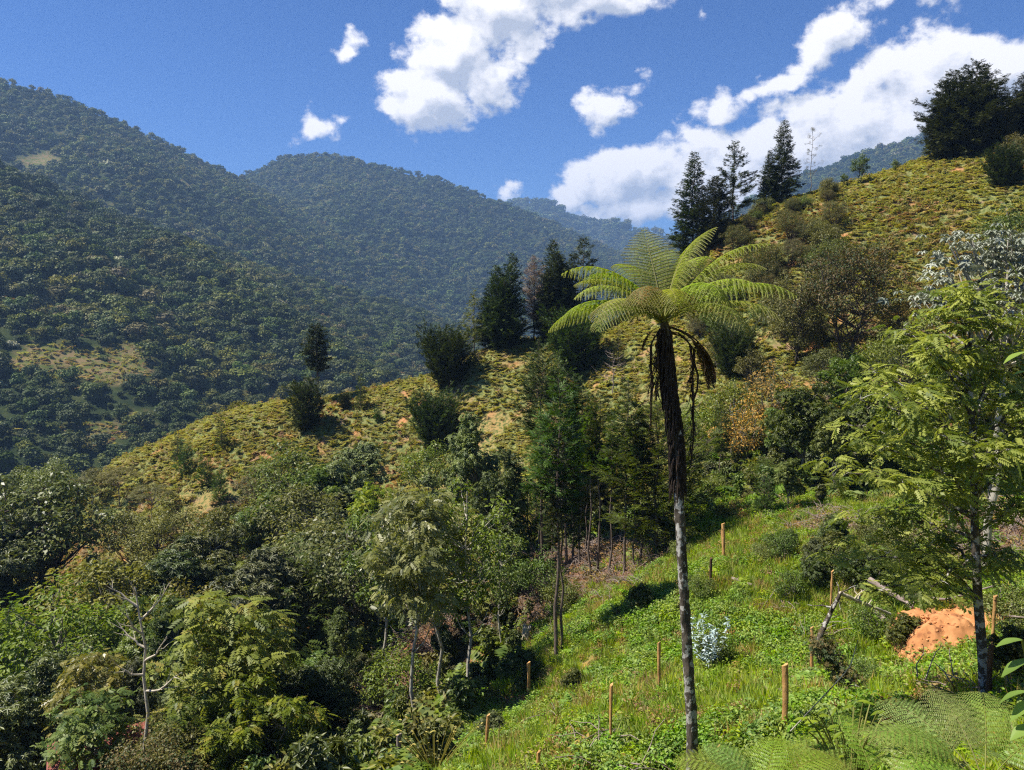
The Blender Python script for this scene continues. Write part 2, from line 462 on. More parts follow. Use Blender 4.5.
MT = {
 'near_mountain': Mountain([(-520,-60,560),(-250,60,560),(-90,128,560),(0,166,570),(50,190,590),(100,215,620),(170,238,660),(250,268,720),(330,290,790),(400,308,860),(470,335,960),(540,350,1080)], .42, .6, 31, 22, 110),
 'mid_mountain': Mountain([(-400,-30,1100),(-150,55,1100),(0,84,1120),(60,98,1150),(120,124,1200),(180,152,1260),(240,180,1330),(300,214,1420),(370,250,1530),(450,292,1660),(540,330,1850)], .58, .6, 52, 50, 230),
 'back_mountain': Mountain([(60,250,1722),(180,205,1722),(240,179,1722),(290,157,1738),(340,158,1763),(395,170,1788),(440,180,1804),(500,203,1853),(545,222,1902),(600,245,1968),(650,268,2050),(720,290,2132),(800,305,2214)], .52, .6, 77, 65, 330),
 'right_mountain': Mountain([(600,300,2088),(680,248,1944),(740,206,1872),(800,178,1800),(850,160,1764),(900,144,1728),(950,128,1728),(1024,108,1692),(1200,98,1656)], .42, .6, 93, 70, 330),
 'distant_mountain': Mountain([(300,250,3196),(430,235,3128),(520,203,3060),(545,204,3060),(575,219,3060),(600,226,3060),(615,223,2992),(640,233,2924),(680,241,2856),(720,238,2856),(770,228,2856),(850,215,2856),(950,200,2856)], .42, .6, 115, 90, 500),
}
def mountain_material(name, ca, cb):
    m, nt, out = newmat(name)
    g = nt.nodes.new('ShaderNodeTexCoord')
    n = tex(nt, .05, 6, g.outputs['Object'], .7); n2 = tex(nt, .3, 3, g.outputs['Object'])
    c = mixc(nt, (n * .6 + n2 * .4).smooth(.4, .6), ca, cb)
    c = mixc(nt, attr(nt, 'bare'), c, mixc(nt, n2.smooth(.4, .6), (.1, .12, .03), (.2, .145, .07)))
    p = nt.nodes.new('ShaderNodeBsdfPrincipled'); nt.links.new(c, p.inputs['Base Color'])
    p.inputs['Roughness'].default_value = .95; p.inputs['Specular IOR Level'].default_value = .05
    nt.links.new(p.outputs[0], out.inputs[0]); return m
MATM = mountain_material('forest_floor', (.02, .032, .012), (.045, .06, .02))
def mt_hit(mt, px, py):
    d = P(px, py, 1.0); ys = np.arange(150, 2500, 2.0); pts = d[None] * ys[:, None]
    z = mt.z(pts[:, 0], pts[:, 1]); k = np.where(pts[:, 2] <= z)[0]; k = k[0] if len(k) else -1
    return np.array([pts[k, 0], pts[k, 1], z[k]])
NM = MT['near_mountain']
BARE = [(*mt_hit(NM, a, b)[:2], r) for a, b, r in [(50,354,12),(70,362,12),(92,370,10),(126,354,8),(132,368,8),(24,366,9),(60,372,8),(112,380,7)]]
BARE2 = [(*mt_hit(MT['mid_mountain'], a, b)[:2], r) for a, b, r in [(42,163,26),(177,182,20)]]
def m_bare(x, y):
    m = np.zeros(x.shape)
    for c in BARE + BARE2: m = np.maximum(m, 1 - np.hypot(x - c[0], y - c[1]) / c[2])
    return sstep(0, .3, m + (fbm(x / 14, y / 14, 4) - .5) * .6)
for k, mt in MT.items():
    lo = mt.p.min(0); hi = mt.p.max(0)
    wdt = (hi[2] - FLOOR) / mt.slope
    st = {'near_mountain': 6, 'mid_mountain': 11}.get(k, 22)
    x0, x1 = lo[0] - 200, hi[0] + 200; y0, y1 = max(150, lo[1] - wdt), hi[1] + 300
    me = grid_mesh(k, np.arange(x0, x1, st), np.arange(y0, y1, st), mt.z, MATM, {'bare': m_bare})
    tag(link(k, me), 'forested mountain slope', kind='structure')

# ------------------------------------------------------------------ scattering (uncountable cover only)
def protos(lst, cname):
    col = bpy.data.collections.new(cname)
    for n, me in lst:
        o = bpy.data.objects.new(n, me); col.objects.link(o)
    return col
def scatter(name, label, pts, scale, idx, col, tilt=.12, rotz=None, nrm=None):
    n = len(pts)
    me = bpy.data.meshes.new(name); me.vertices.add(n); me.vertices.foreach_set('co', np.asarray(pts, float).ravel())
    rz = rng.random(n) * 2 * PI if rotz is None else rotz
    rot = np.stack([rng.normal(size=n) * tilt, rng.normal(size=n) * tilt, rz], -1)
    a = me.attributes.new('rot', 'FLOAT_VECTOR', 'POINT'); a.data.foreach_set('vector', rot.astype(np.float32).ravel())
    sv = np.broadcast_to(np.asarray(scale, float), (n,))
    a = me.attributes.new('scl', 'FLOAT', 'POINT'); a.data.foreach_set('value', sv.astype(np.float32))
    a = me.attributes.new('idx', 'INT', 'POINT'); a.data.foreach_set('value', np.asarray(idx, np.int32))
    o = link(name, me)
    ng = bpy.data.node_groups.new(name, 'GeometryNodeTree')
    ng.interface.new_socket('Geometry', in_out='INPUT', socket_type='NodeSocketGeometry')
    ng.interface.new_socket('Geometry', in_out='OUTPUT', socket_type='NodeSocketGeometry')
    N = ng.nodes; gi = N.new('NodeGroupInput'); go = N.new('NodeGroupOutput')
    ip = N.new('GeometryNodeInstanceOnPoints'); ci = N.new('GeometryNodeCollectionInfo')
    ci.inputs[0].default_value = col; ci.inputs['Separate Children'].default_value = True; ci.inputs['Reset Children'].default_value = True
    def na(nm, ty):
        q = N.new('GeometryNodeInputNamedAttribute'); q.data_type = ty; q.inputs[0].default_value = nm; return q.outputs[0]
    lk = ng.links.new
    lk(gi.outputs[0], ip.inputs['Points']); lk(ci.outputs[0], ip.inputs['Instance'])
    ip.inputs['Pick Instance'].default_value = True
    lk(na('idx', 'INT'), ip.inputs['Instance Index'])
    e2r = N.new('FunctionNodeEulerToRotation'); lk(na('rot', 'FLOAT_VECTOR'), e2r.inputs[0]); lk(e2r.outputs[0], ip.inputs['Rotation'])
    lk(na('scl', 'FLOAT'), ip.inputs['Scale'])
    lk(ip.outputs[0], go.inputs[0])
    md = o.modifiers.new('scatter', 'NODES'); md.node_group = ng
    tag(o, label, kind='stuff')
    return o

def canopy(rad, hgt, nlobe, leaf, per, mat, seed):
    """crown of one far tree: uneven lobes covered with leaf clumps, with a stem"""
    mb = MB(); cs = []
    for k in range(nlobe):
        a = k * 2.4 + rng.random(); rr = rad * .6 * math.sqrt((k + .3) / nlobe)
        cs.append((rr * math.cos(a), rr * math.sin(a), hgt * (.3 + .5 * rng.random() - .1 * rr / rad), rad * rng.uniform(.38, .62)))
    for cx, cy, cz, r in cs:
        u = runit(per); u[:, 2] = np.where(u[:, 2] < -.35, -u[:, 2], u[:, 2])
        pos = np.array([cx, cy, cz]) + u * r * rng.uniform(.7, 1.12, (per, 1)) * np.array([1, 1, .75])
        nr = nz(u * .9 + rng.normal(size=(per, 3)) * .45 + [0, 0, .35]); dr = np.cross(nr, runit(per))
        stamp(mb, t_rhomb(.75, .1), pos, dr, nr, leaf * rng.uniform(.6, 1.3, per))
    v, f = tube([(0, 0, -2), (0, 0, hgt * .6)], [rad * .06, rad * .04], 5); mb.add(v, f, .1)
    return mb.mesh('canopy', mat)
def area_pts(mt, spacing, x0, x1, y0, y1, margin=12):
    xs = np.arange(x0, x1, spacing); ys = np.arange(y0, y1, spacing)
    X, Y = np.meshgrid(xs, ys); X = (X + rng.uniform(-.5, .5, X.shape) * spacing).ravel(); Y = (Y + rng.uniform(-.5, .5, Y.shape) * spacing).ravel()
    px, py = proj(X, Y, np.zeros_like(X))
    k = (px > -60) & (px < W + 60); X, Y = X[k], Y[k]
    sd = mt.side(X, Y); k = sd > -margin; X, Y = X[k], Y[k]
    Z = mt.z(X, Y); px, py = proj(X, Y, Z)
    return X, Y, Z, px, py
SKY = np.array([(-60,560),(0,540),(100,475),(160,450),(230,420),(320,405),(400,388),(490,352),(640,318),(700,255),(760,212),(850,193),(940,162),(1024,140),(1100,130)])
def above_hill(px, py, m=25): return py < np.interp(px, SKY[:, 0], SKY[:, 1]) + m
def hidden_by(front, X, Y, Z):
    """true where a nearer mountain covers the point"""
    hid = np.zeros(len(X), bool)
    for t in np.linspace(.15, .97, 26):
        hid |= front.z(X * t, Y * t) > Z * t + 14
    return hid
far_mats = [L['far_a'], L['far_b'], L['far_c'], L['far_e'], L['far_d']]
def canopy_set(n, leaf, per, tagn):
    out = []
    for i, (mt_, k) in enumerate([(0, 7), (0, 5), (1, 8), (1, 5), (2, 6), (3, 5), (4, 5)]):
        out.append(('%s_%d' % (tagn, i), canopy(1.0 * rng.uniform(.9, 1.1), rng.uniform(1.3, 1.8), k, leaf, per, far_mats[mt_], i)))
    return protos(out, tagn)
def pick(X, Y, seed, silver=.012):
    n = fbm(X / 90, Y / 90, seed); r = rng.random(len(X)) * .8 + n * .9 - .4
    idx = np.select([r < .22, r < .38, r < .55, r < .68, r < .86], [2, 3, 0, 1, 4], 5)
    idx = np.where(idx == 5, np.where(rng.random(len(X)) < .35, 5, 4), idx)
    return np.where(rng.random(len(X)) < silver, 6, idx)
cs_near = canopy_set(7, .20, 110, 'crown_near'); cs_far = canopy_set(7, .30, 46, 'crown_far')
spec = [('near_mountain', 5.3, 4.5, cs_near, []), ('mid_mountain', 7.2, 4.9, cs_far, ['near_mountain']),
        ('back_mountain', 8.8, 5.8, cs_far, ['near_mountain', 'mid_mountain']), ('right_mountain', 10, 7, cs_far, []), ('distant_mountain', 20, 14, cs_far, ['back_mountain', 'right_mountain'])]
for k, sp_, rad, cs, fr in spec:
    mt = MT[k]; lo = mt.p.min(0); hi = mt.p.max(0)
    X, Y, Z, px, py = area_pts(mt, sp_, lo[0], hi[0], max(190, lo[1] - (hi[2] + 85) / mt.slope), hi[1] + 60, sp_ * 2)
    kk = above_hill(px, py) & (Z > FLOOR - 5) & (px > -40) & (px < 1070)
    kk &= m_bare(X, Y) < .35
    X, Y, Z = X[kk], Y[kk], Z[kk]
    for f in fr:
        h = hidden_by(MT[f], X, Y, Z); X, Y, Z = X[~h], Y[~h], Z[~h]
    s = rad * (.5 + 1.0 * rng.random(len(X)) ** 1.5) * (.65 + .7 * fbm(X / 70, Y / 70, 12))
    if k == 'near_mountain':
        s *= np.where(Y < 330, .8, 1)
        X0 = X
    scatter('forest_' + k.split('_')[0] if k != 'near_mountain' else 'forest', 'dense forest canopy covering the ' + k.replace('_', ' ') + ' slope', np.stack([X, Y, Z - .3], -1), s, pick(X, Y, 8, .018 if k == 'near_mountain' else .004), cs, .1)
    print(k, len(X))

X, Y = np.meshgrid(np.arange(-330, 60, 4.3), np.arange(104, 420, 4.3)); X = (X + rng.uniform(-2.7, 2.7, X.shape)).ravel(); Y = (Y + rng.uniform(-2.7, 2.7, Y.shape)).ravel()
Z = np.maximum(terrain(X, Y), NM.z(X, Y)); px, py = proj(X, Y, Z)
k = (px > -60) & (px < 620) & (NM.z(X, Y) < terrain(X, Y) + 1) & above_hill(px, py, 40) & ((Y > 112) | (X < -30))
X, Y, Z = X[k], Y[k], Z[k]
scatter('valley_forest', 'dense forest canopy filling the valley behind the grassy ridge', np.stack([X, Y, Z - .3], -1), 4.9 * (.55 + .9 * rng.random(len(X)) ** 1.5), pick(X, Y, 8, .012), cs_near, .1)
# ------------------------------------------------------------------ trees
LEAF = t_leaf(.45); RH = t_rhomb(.5); FO = t_fold(.5); SPR = t_sprig(5, .45, .42); SPR2 = t_sprig(7, .36, .3); ROS = t_rosette(6, .38); ROSF = t_rosette(7, .34, t_fold(.34, .12, .3), .1)
CON = t_conifer(); CONF = t_conifer(9, .16, .55, 1.1); TWG = t_rosette(5, .1)

def clump(mb, cen, rad, per, tmpl, size, flat=.7, up=.8, out=.6, droop=.15, mi=0, hole=.0):
    n = len(cen) * per
    c = np.repeat(cen, per, 0); r = np.repeat(rad, per)[:, None]
    u = runit(n); q = rng.random((n, 1)) ** (1 / 2.2)
    pos = c + u * q * r * np.array([1, 1, flat])
    nr = nz(u * out + np.array([0, 0, up]) + rng.normal(size=(n, 3)) * .45)
    dr = nz(u * np.array([1, 1, .3]) + rng.normal(size=(n, 3)) * .7); dr[:, 2] -= droop
    dr = dr - nr * (dr * nr).sum(1, keepdims=True)
    stamp(mb, tmpl, pos, dr, nr, size * rng.uniform(.65, 1.25, n), mi)

def broad(h=8, w=5, bole=.3, n=34, cr=.9, per=90, tmpl=RH, leaf=.2, lm='mid', bark='bark_grey', tr=.12, shape='round', flat=.65, stems=1, lean=0., seed=0, up=.8, droop=.15, wob=.06, top=1.0):
    """returns (wood mesh, leaf mesh): trunk, limbs reaching every leaf clump"""
    global rng
    keep = rng; rng = np.random.default_rng(1000 + seed)
    wd, lf = MB(), MB(); z0 = h * bole; cz = (h + z0) / 2; hz = (h - z0) / 2
    cen = []
    for k in range(n):
        u = runit(1)[0]; q = rng.uniform(.45, 1.0)
        if shape == 'round': p = u * q * np.array([w / 2, w / 2, hz]) * .85
        elif shape == 'dome': 
            u[2] = abs(u[2]) * 1.6 - .6; p = nz(u) * q * np.array([w / 2, w / 2, hz]) * .88
        elif shape == 'umbrella':
            a = rng.uniform(0, 2 * PI); rr = math.sqrt(rng.random()) * w / 2 * .9
            p = np.array([rr * math.cos(a), rr * math.sin(a), hz * (.75 - .55 * (2 * rr / w) ** 2) + rng.normal() * hz * .14])
        elif shape == 'column':
            a = rng.uniform(0, 2 * PI); t = rng.uniform(-1, 1); rr = w / 2 * math.sqrt(rng.random()) * (1 - .55 * max(0, t) ** 2)
            p = np.array([rr * math.cos(a), rr * math.sin(a), t * hz * .92])
        elif shape == 'vase':
            a = rng.uniform(0, 2 * PI); t = rng.uniform(-1, 1); rr = w / 2 * (.45 + .45 * t) * math.sqrt(rng.random()) ** .7
            p = np.array([rr * math.cos(a), rr * math.sin(a), t * hz * .9])
        cen.append(p + [lean * h * .5, 0, cz])
    cen = np.array(cen)
    for s in range(stems):
        a = s / stems * 2 * PI + .4; off = np.array([math.cos(a), math.sin(a), 0]) * (w * .12 if stems > 1 else 0)
        topp = np.array([lean * h * .6, 0, z0 + (h - z0) * .78 * top]) + off * 2
        ax = curve((0, 0, -.6), topp, (lean * h * .1, 0, 0), 9, h * .012); 
        r = np.linspace(tr, tr * .25, 9); r[0] *= 1.5
        v, f = tube(ax, r, 8); wd.add(v, f)
        for c in cen[s::stems]:
            hz_ = max(.05, min(.95, (c[2] - np.hypot(c[0], c[1]) * .55) / h)) ; k = int(min(7, max(2, hz_ * 9)))
            a0 = ax[k]; v, f = tube(curve(a0, c, (0, 0, -.06 * h * rng.random()), 6, wob * w * .12), np.linspace(tr * .42, tr * .06, 6), 4); wd.add(v, f)
            for _ in range(2):
                e = c + runit(1)[0] * cr * .8; v, f = tube(curve(c, e, (0, 0, .02), 3), np.linspace(tr * .1, tr * .03, 3), 3); wd.add(v, f)
    rad = cr * rng.uniform(.7, 1.25, len(cen))
    clump(lf, cen, rad, per, tmpl, leaf, flat, up, .6, droop)
    me = (wd.mesh('trunk', M[bark], True), lf.mesh('crown', L[lm]), h)
    rng = keep
    return me

def conifer(h=10, w=4, bole=.12, nb=110, tmpl=CON, spray=.55, lm='cyp', bark='bark_pine', tr=.14, rise=.25, curl=.35, prof='cone', dens=1.0, seed=0, tips=1, open_=0., lean=0.):
    global rng
    keep = rng; rng = np.random.default_rng(2000 + seed)
    wd, lf = MB(), MB()
    for s in range(tips):
        off = np.array([0, 0, 0]) if tips == 1 else np.array([math.cos(s * 2.2), math.sin(s * 2.2), 0]) * w * .17
        hh = h * (1 - .13 * s)
        ax = curve((0, 0, -.6), off + [lean * h, 0, hh], (lean * h * .2, 0, 0), 10, h * .006)
        r = np.linspace(tr, tr * .12, 10); r[0] *= 1.4
        v, f = tube(ax, r, 7); wd.add(v, f)
        m = int(nb / tips)
        for k in range(m):
            t = bole + (1 - bole) * ((k + rng.random()) / m) ** .93
            if rng.random() < open_ * .4: continue
            q = (t - bole) / (1 - bole)
            if prof == 'cone': Lb = w / 2 * (1 - q) ** .75 * (1 if q > .08 else .6)
            elif prof == 'oval': Lb = w / 2 * math.sin(PI * min(1, .18 + .82 * q) ** .9) ** .8
            elif prof == 'tuft': Lb = w / 2 * (.55 + .45 * math.sin(PI * q * .95)) * (1 - q * .55)
            elif prof == 'broad': Lb = w / 2 * (1 - q ** 2.6) ** .5 * (.75 + .25 * math.sin(9 * q + s))
            Lb = Lb * rng.uniform(.55, 1.12) + .12 * spray
            i = t * 9; i0 = int(min(8, i)); a0 = ax[i0] + (ax[i0 + 1] - ax[i0]) * (i - i0)
            a = k * 2.4 + rng.normal() * .4 + s; d = np.array([math.cos(a), math.sin(a), 0])
            ri = rise * (1 + q) + rng.normal() * .12
            e = a0 + d * Lb + [0, 0, Lb * ri]
            cv = curve(a0, e, (0, 0, -Lb * curl * .25), 6)
            v, f = tube(cv, np.linspace(tr * .22 * (1.1 - q), .01, 6), 4); wd.add(v, f)
            ns = max(3, int(Lb / spray * 5.2 * dens)); tt = rng.uniform(.12 + .35 * open_, 1.0, ns) ** .8
            pos = np.array([cv[min(4, int(x * 5))] + (cv[min(5, int(x * 5) + 1)] - cv[min(4, int(x * 5))]) * (x * 5 - min(4, int(x * 5))) for x in tt])
            sg = rng.choice([-1, 1], ns)[:, None]; side = np.cross(d, [0, 0, 1])
            dr = d * rng.uniform(.35, 1.1, (ns, 1)) + sg * side * rng.uniform(.2, .9, (ns, 1)) + np.array([0, 0, 1]) * (rng.normal(size=(ns, 1)) * .28 + ri * .5)
            pos = pos + rng.normal(size=(ns, 3)) * spray * .18
            nr = nz(np.array([0, 0, 1]) + rng.normal(size=(ns, 3)) * .35)
            stamp(lf, tmpl, pos, dr, nr, spray * rng.uniform(.6, 1.15, ns) * (1 - .35 * q))
    me = (wd.mesh('trunk', M[bark], True), lf.mesh('crown', L[lm]), h)
    rng = keep
    return me

def bare(h=6, w=3, nb=12, bark='bark_bleached', tr=.09, seed=0, fork=.5, leaf=None, sub=3, upw=.8):
    global rng
    keep = rng; rng = np.random.default_rng(3000 + seed)
    wd = MB(); lf = MB()
    ax = curve((0, 0, -.5), (w * .05, 0, h), (w * .05, 0, 0), 10, h * .008); v, f = tube(ax, np.linspace(tr, tr * .2, 10), 7); wd.add(v, f)
    for k in range(nb):
        t = fork + (1 - fork) * (k + .5) / nb; i = t * 9; i0 = min(8, int(i)); a0 = ax[i0] + (ax[i0 + 1] - ax[i0]) * (i - i0)
        a = k * 2.5 + rng.normal() * .5; Lb = w / 2 * (1.25 - t * .6) * rng.uniform(.6, 1.2)
        e = a0 + [Lb * math.cos(a), Lb * math.sin(a), Lb * upw * rng.uniform(.3, 1.3)]
        cv = curve(a0, e, (0, 0, -.12 * Lb), 6, Lb * .03); v, f = tube(cv, np.linspace(tr * .45, tr * .08, 6), 5); wd.add(v, f)
        for j in range(sub):
            b0 = cv[2 + j % 3]; e2 = b0 + nz(e - a0) * Lb * .35 + runit(1)[0] * Lb * .3 + [0, 0, Lb * .12]
            c2 = curve(b0, e2, (0, 0, -.02), 4, Lb * .02); v, f = tube(c2, np.linspace(tr * .16, tr * .04, 4), 4); wd.add(v, f)
            if leaf: clump(lf, np.array([e2]), np.array([Lb * .3]), 12, TWG, leaf[1], 1, .2, .8)
    res = (wd.mesh('trunk', M[bark], True), lf.mesh('crown', L[leaf[0]]) if leaf else None, h)
    rng = keep
    return res

def silver_tree(h=8, w=6, seed=0):
    """cecropia: bare candelabra limbs ending in layered rosettes of big drooping silver leaves"""
    global rng
    keep = rng; rng = np.random.default_rng(4000 + seed)
    wd, lf = MB(), MB(); rose = t_rosette(10, .46, t_fold(.46, .14, .3), -.05)
    ax = curve((0, 0, -.6), (.1, 0, h * .93), (0, 0, 0), 9, h * .006); v, f = tube(ax, np.linspace(.11, .05, 9), 8); wd.add(v, f)
    tips = []
    for lay, (zz, rr, m) in enumerate([(.8, .5, 22), (.87, .42, 20), (.97, .34, 18)]):
        for k in range(m):
            a = k / m * 2 * PI + lay + rng.normal() * .15; r_ = w * rr * rng.uniform(.55, 1.1)
            a0 = ax[int(zz * 8)] - [0, 0, .3]; e = np.array([r_ * math.cos(a), r_ * math.sin(a), h * zz + rng.normal() * .12 + .05 * h])
            cv = curve(a0, e, (0, 0, -.03 * h), 6); v, f = tube(cv, np.linspace(.045, .018, 6), 5); wd.add(v, f); tips += [e, cv[4] + [0, 0, .12]]
    tips = np.array(tips); n = len(tips)
    for _ in range(5):
        stamp(lf, rose, tips + rng.normal(size=(n, 3)) * [.26, .26, .1], np.c_[rng.normal(size=(n, 2)), np.zeros(n)], nz(np.array([0, 0, 1]) + rng.normal(size=(n, 3)) * .25), .21 * rng.uniform(.8, 1.2, n))
    res = (wd.mesh('trunk', M['bark_pale'], True), lf.mesh('crown', L['silver']), h)
    rng = keep
    return res

K = {}
K['broad_mid'] = lambda: broad(8, 5.5, .25, 40, .85, 95, RH, .21, 'mid', seed=1)
K['broad_mid2'] = lambda: broad(8, 5, .2, 46, .75, 95, ROS, .2, 'mid', seed=2)
K['broad_dark'] = lambda: broad(8, 5, .3, 34, .85, 80, ROSF, .24, 'dark', seed=3)
K['broad_olive'] = lambda: broad(8, 6, .22, 44, .8, 85, FO, .22, 'olive', shape='dome', seed=4)
K['broad_bright'] = lambda: broad(6, 5.5, .1, 60, .7, 110, FO, .17, 'bright', shape='dome', seed=5)
K['broad_blue'] = lambda: broad(8, 4.5, .22, 36, .75, 70, ROSF, .25, 'blue', seed=6)
K['layer_pale'] = lambda: broad(8, 7, .35, 44, .75, 80, SPR2, .32, 'olive', shape='umbrella', flat=.35, up=1.3, seed=7)
K['umbrella_dark'] = lambda: broad(10, 8, .38, 70, .95, 100, RH, .26, 'dark', 'bark_dark', .16, 'round', .7, 4, seed=8)
K['slender_a'] = lambda: broad(9, 3.4, .42, 34, .62, 75, FO, .19, 'mid', 'bark_pale', .08, 'column', .9, seed=9, top=1.1)
K['slender_b'] = lambda: broad(9, 3, .35, 34, .55, 60, ROSF, .19, 'blue', 'bark_grey', .07, 'column', .9, seed=10)
K['slender_olive'] = lambda: broad(9, 3.8, .4, 38, .6, 38, SPR, .32, 'gold', 'bark_pale', .08, 'round', .8, seed=11, lean=-.04)
K['sprig_yellow'] = lambda: broad(7, 3.6, .12, 60, .55, 30, SPR, .4, 'yellow', 'bark_grey', .07, 'column', .8, 2, seed=12, up=1)
K['sprig_wide'] = lambda: broad(6, 5, .12, 60, .55, 26, SPR, .42, 'yellow', 'bark_grey', .07, 'dome', .6, 2, seed=13, up=1)
K['bush_brown'] = lambda: broad(5, 5.5, .05, 70, .55, 130, RH, .13, 'brown', 'bark_dark', .06, 'dome', .8, 4, seed=14)
K['bush_olive'] = lambda: broad(4, 4.2, .05, 50, .55, 80, RH, .16, 'olive', 'bark_grey', .05, 'dome', .8, 3, seed=15)
K['bush_green'] = lambda: broad(3, 3, .05, 34, .5, 80, FO, .14, 'mid', 'bark_grey', .04, 'dome', .8, 3, seed=16)
K['bush_dark'] = lambda: broad(3, 3, .05, 34, .5, 60, ROSF, .16, 'dark', 'bark_grey', .04, 'dome', .8, 3, seed=17)
K['bush_orange'] = lambda: broad(4, 4, .08, 44, .5, 60, RH, .15, 'orange', 'bark_grey', .05, 'round', .8, 3, seed=18)
K['grey_tree'] = lambda: broad(8, 7.5, .12, 110, .62, 120, RH, .15, 'brown', 'bark_dark', .1, 'dome', .9, 2, seed=19)
K['grey_tree2'] = lambda: broad(7, 5.5, .12, 70, .6, 130, RH, .15, 'olive', 'bark_dark', .09, 'round', .9, 2, seed=20)
K['ridge_tree'] = lambda: broad(5, 3.4, .2, 30, .5, 90, RH, .2, 'mid', 'bark_dark', .07, 'round', .8, seed=21)
K['cyp_a'] = lambda: conifer(12, 6.2, .1, 260, CON, .62, 'cyp', prof='cone', rise=.12, dens=1.5, seed=1, tips=1)
K['cyp_multi'] = lambda: conifer(12, 7, .03, 460, CON, .66, 'cyp', prof='cone', rise=.4, dens=1.8, seed=2, tips=3)
K['cyp_oval'] = lambda: conifer(12, 7.5, .08, 300, CON, .6, 'cyp', prof='oval', rise=.3, dens=1.4, seed=3)
K['cyp_open'] = lambda: conifer(12, 9, .2, 90, CON, .6, 'cyp', prof='cone', rise=.2, open_=.5, dens=2.2, seed=4, tr=.13)
K['cyp_broad'] = lambda: conifer(12, 11, .05, 680, CON, .8, 'cyp', prof='oval', rise=.08, dens=1.9, seed=5, tips=4, tr=.24)
K['cyp_tuft'] = lambda: conifer(10, 4.6, .45, 130, CON, .55, 'cyp', prof='tuft', rise=.1, seed=6, tr=.17, dens=1.7)
K['pole_a'] = lambda: conifer(11, 2.5, .56, 80, CON, .55, 'cypb', prof='cone', rise=.25, open_=.3, dens=1.4, seed=7, tr=.09)
K['pole_b'] = lambda: conifer(11, 2.4, .55, 76, CON, .52, 'cypm', prof='oval', rise=.2, open_=.3, dens=1.4, seed=8, tr=.085)
K['pole_c'] = lambda: conifer(11, 2.8, .6, 80, CON, .52, 'cypm', prof='tuft', rise=.3, open_=.2, dens=1.4, seed=9, tr=.09)
K['pole_d'] = lambda: conifer(11, 1.9, .64, 60, CON, .5, 'cypb', prof='cone', rise=.25, open_=.2, dens=1.4, seed=21, tr=.085)
K['feather'] = lambda: conifer(7, 5.5, .18, 150, CONF, .6, 'feather', prof='oval', rise=.35, seed=10, tr=.09)
K['cone_small'] = lambda: conifer(4, 3.0, .02, 150, CON, .48, 'cypm', prof='oval', rise=.75, dens=1.5, seed=11, tips=3, tr=.07)
K['cone_slim'] = lambda: conifer(5, 2.2, .06, 90, CON, .42, 'cypm', prof='cone', rise=.3, seed=12, tr=.06)
K['cone_bright'] = lambda: conifer(4, 2.6, .03, 110, CON, .42, 'cypb', prof='cone', rise=.6, seed=13, tips=2, tr=.05)
K['cone_wide'] = lambda: conifer(5, 5.6, .02, 260, CON, .52, 'cypm', prof='oval', rise=.8, dens=1.5, seed=14, tips=4, tr=.09)
K['dead_purple'] = lambda: conifer(9, 3.4, .3, 150, TWG, .5, 'purple', prof='oval', rise=.3, seed=15, tr=.09)
K['dry_cyp'] = lambda: conifer(9, 4.6, .25, 120, CON, .5, 'olive', prof='cone', rise=.1, open_=.4, seed=16, tr=.1)
K['bare_pale'] = lambda: bare(6.2, 2.0, 8, 'bark_bleached', .075, 1, .6, None, 4, 1.5)
K['bare_thin'] = lambda: bare(8, 2.2, 14, 'bark_grey', .06, 2, .3, ('brown', .18), 2, .5)
K['bare_grey'] = lambda: bare(4.5, 3.4, 16, 'rotten', .07, 3, .35, None, 4, .5)
K['silver'] = lambda: silver_tree(8.5, 3.9, 1)
_cache = {}
def kind(k):
    if k not in _cache: _cache[k] = K[k]()
    return _cache[k]
THINGS = []; WIDE = ('trees of the wood in the lower left',)
def plant(k, x, y, z, h, label, cat='tree', group=None, name='tree', rot=None, parts=('trunk', 'crown')):
    w_, c_, h0 = kind(k); s = h / h0
    t = bpy.data.objects.new(name, None); C.objects.link(t)
    t.location = (x, y, z); t.rotation_euler = (0, 0, random.uniform(0, 6.28) if rot is None else rot); q = 1.14 if group in WIDE else 1.0; t.scale = (s * q, s * q, s)
    link(parts[0], w_, t)
    if c_: link(parts[1], c_, t)
    tag(t, label, cat, group); THINGS.append(t)
    return t
def tree(k, px, Y, top, label, base=None, h=None, **kw):
    if base is not None:
        g = ground_at(px, base); x, Y, z = g
    else:
        x = P(px, top or 400, Y)[0]; z = tz(x, Y)
    if h is None: h = max(.6, P(px, top, Y)[2] - z)
    return plant(k, x, Y, z - .05, h, label, **kw)
G_R = 'dark conifers along the ridge'; G_H = 'young conifers dotted over the grassy slope'; G_W = 'trees of the wood in the lower left'
G_P = 'slim conifers of the stand with bare poles'; G_T = 'slender pale trunked trees at the edge of the wood'; G_B = 'shrubs on the right hand slope'
cf = dict(name='conifer', cat='conifer')
bu = dict(name='bush', cat='bush', parts=('stems', 'leaves'))
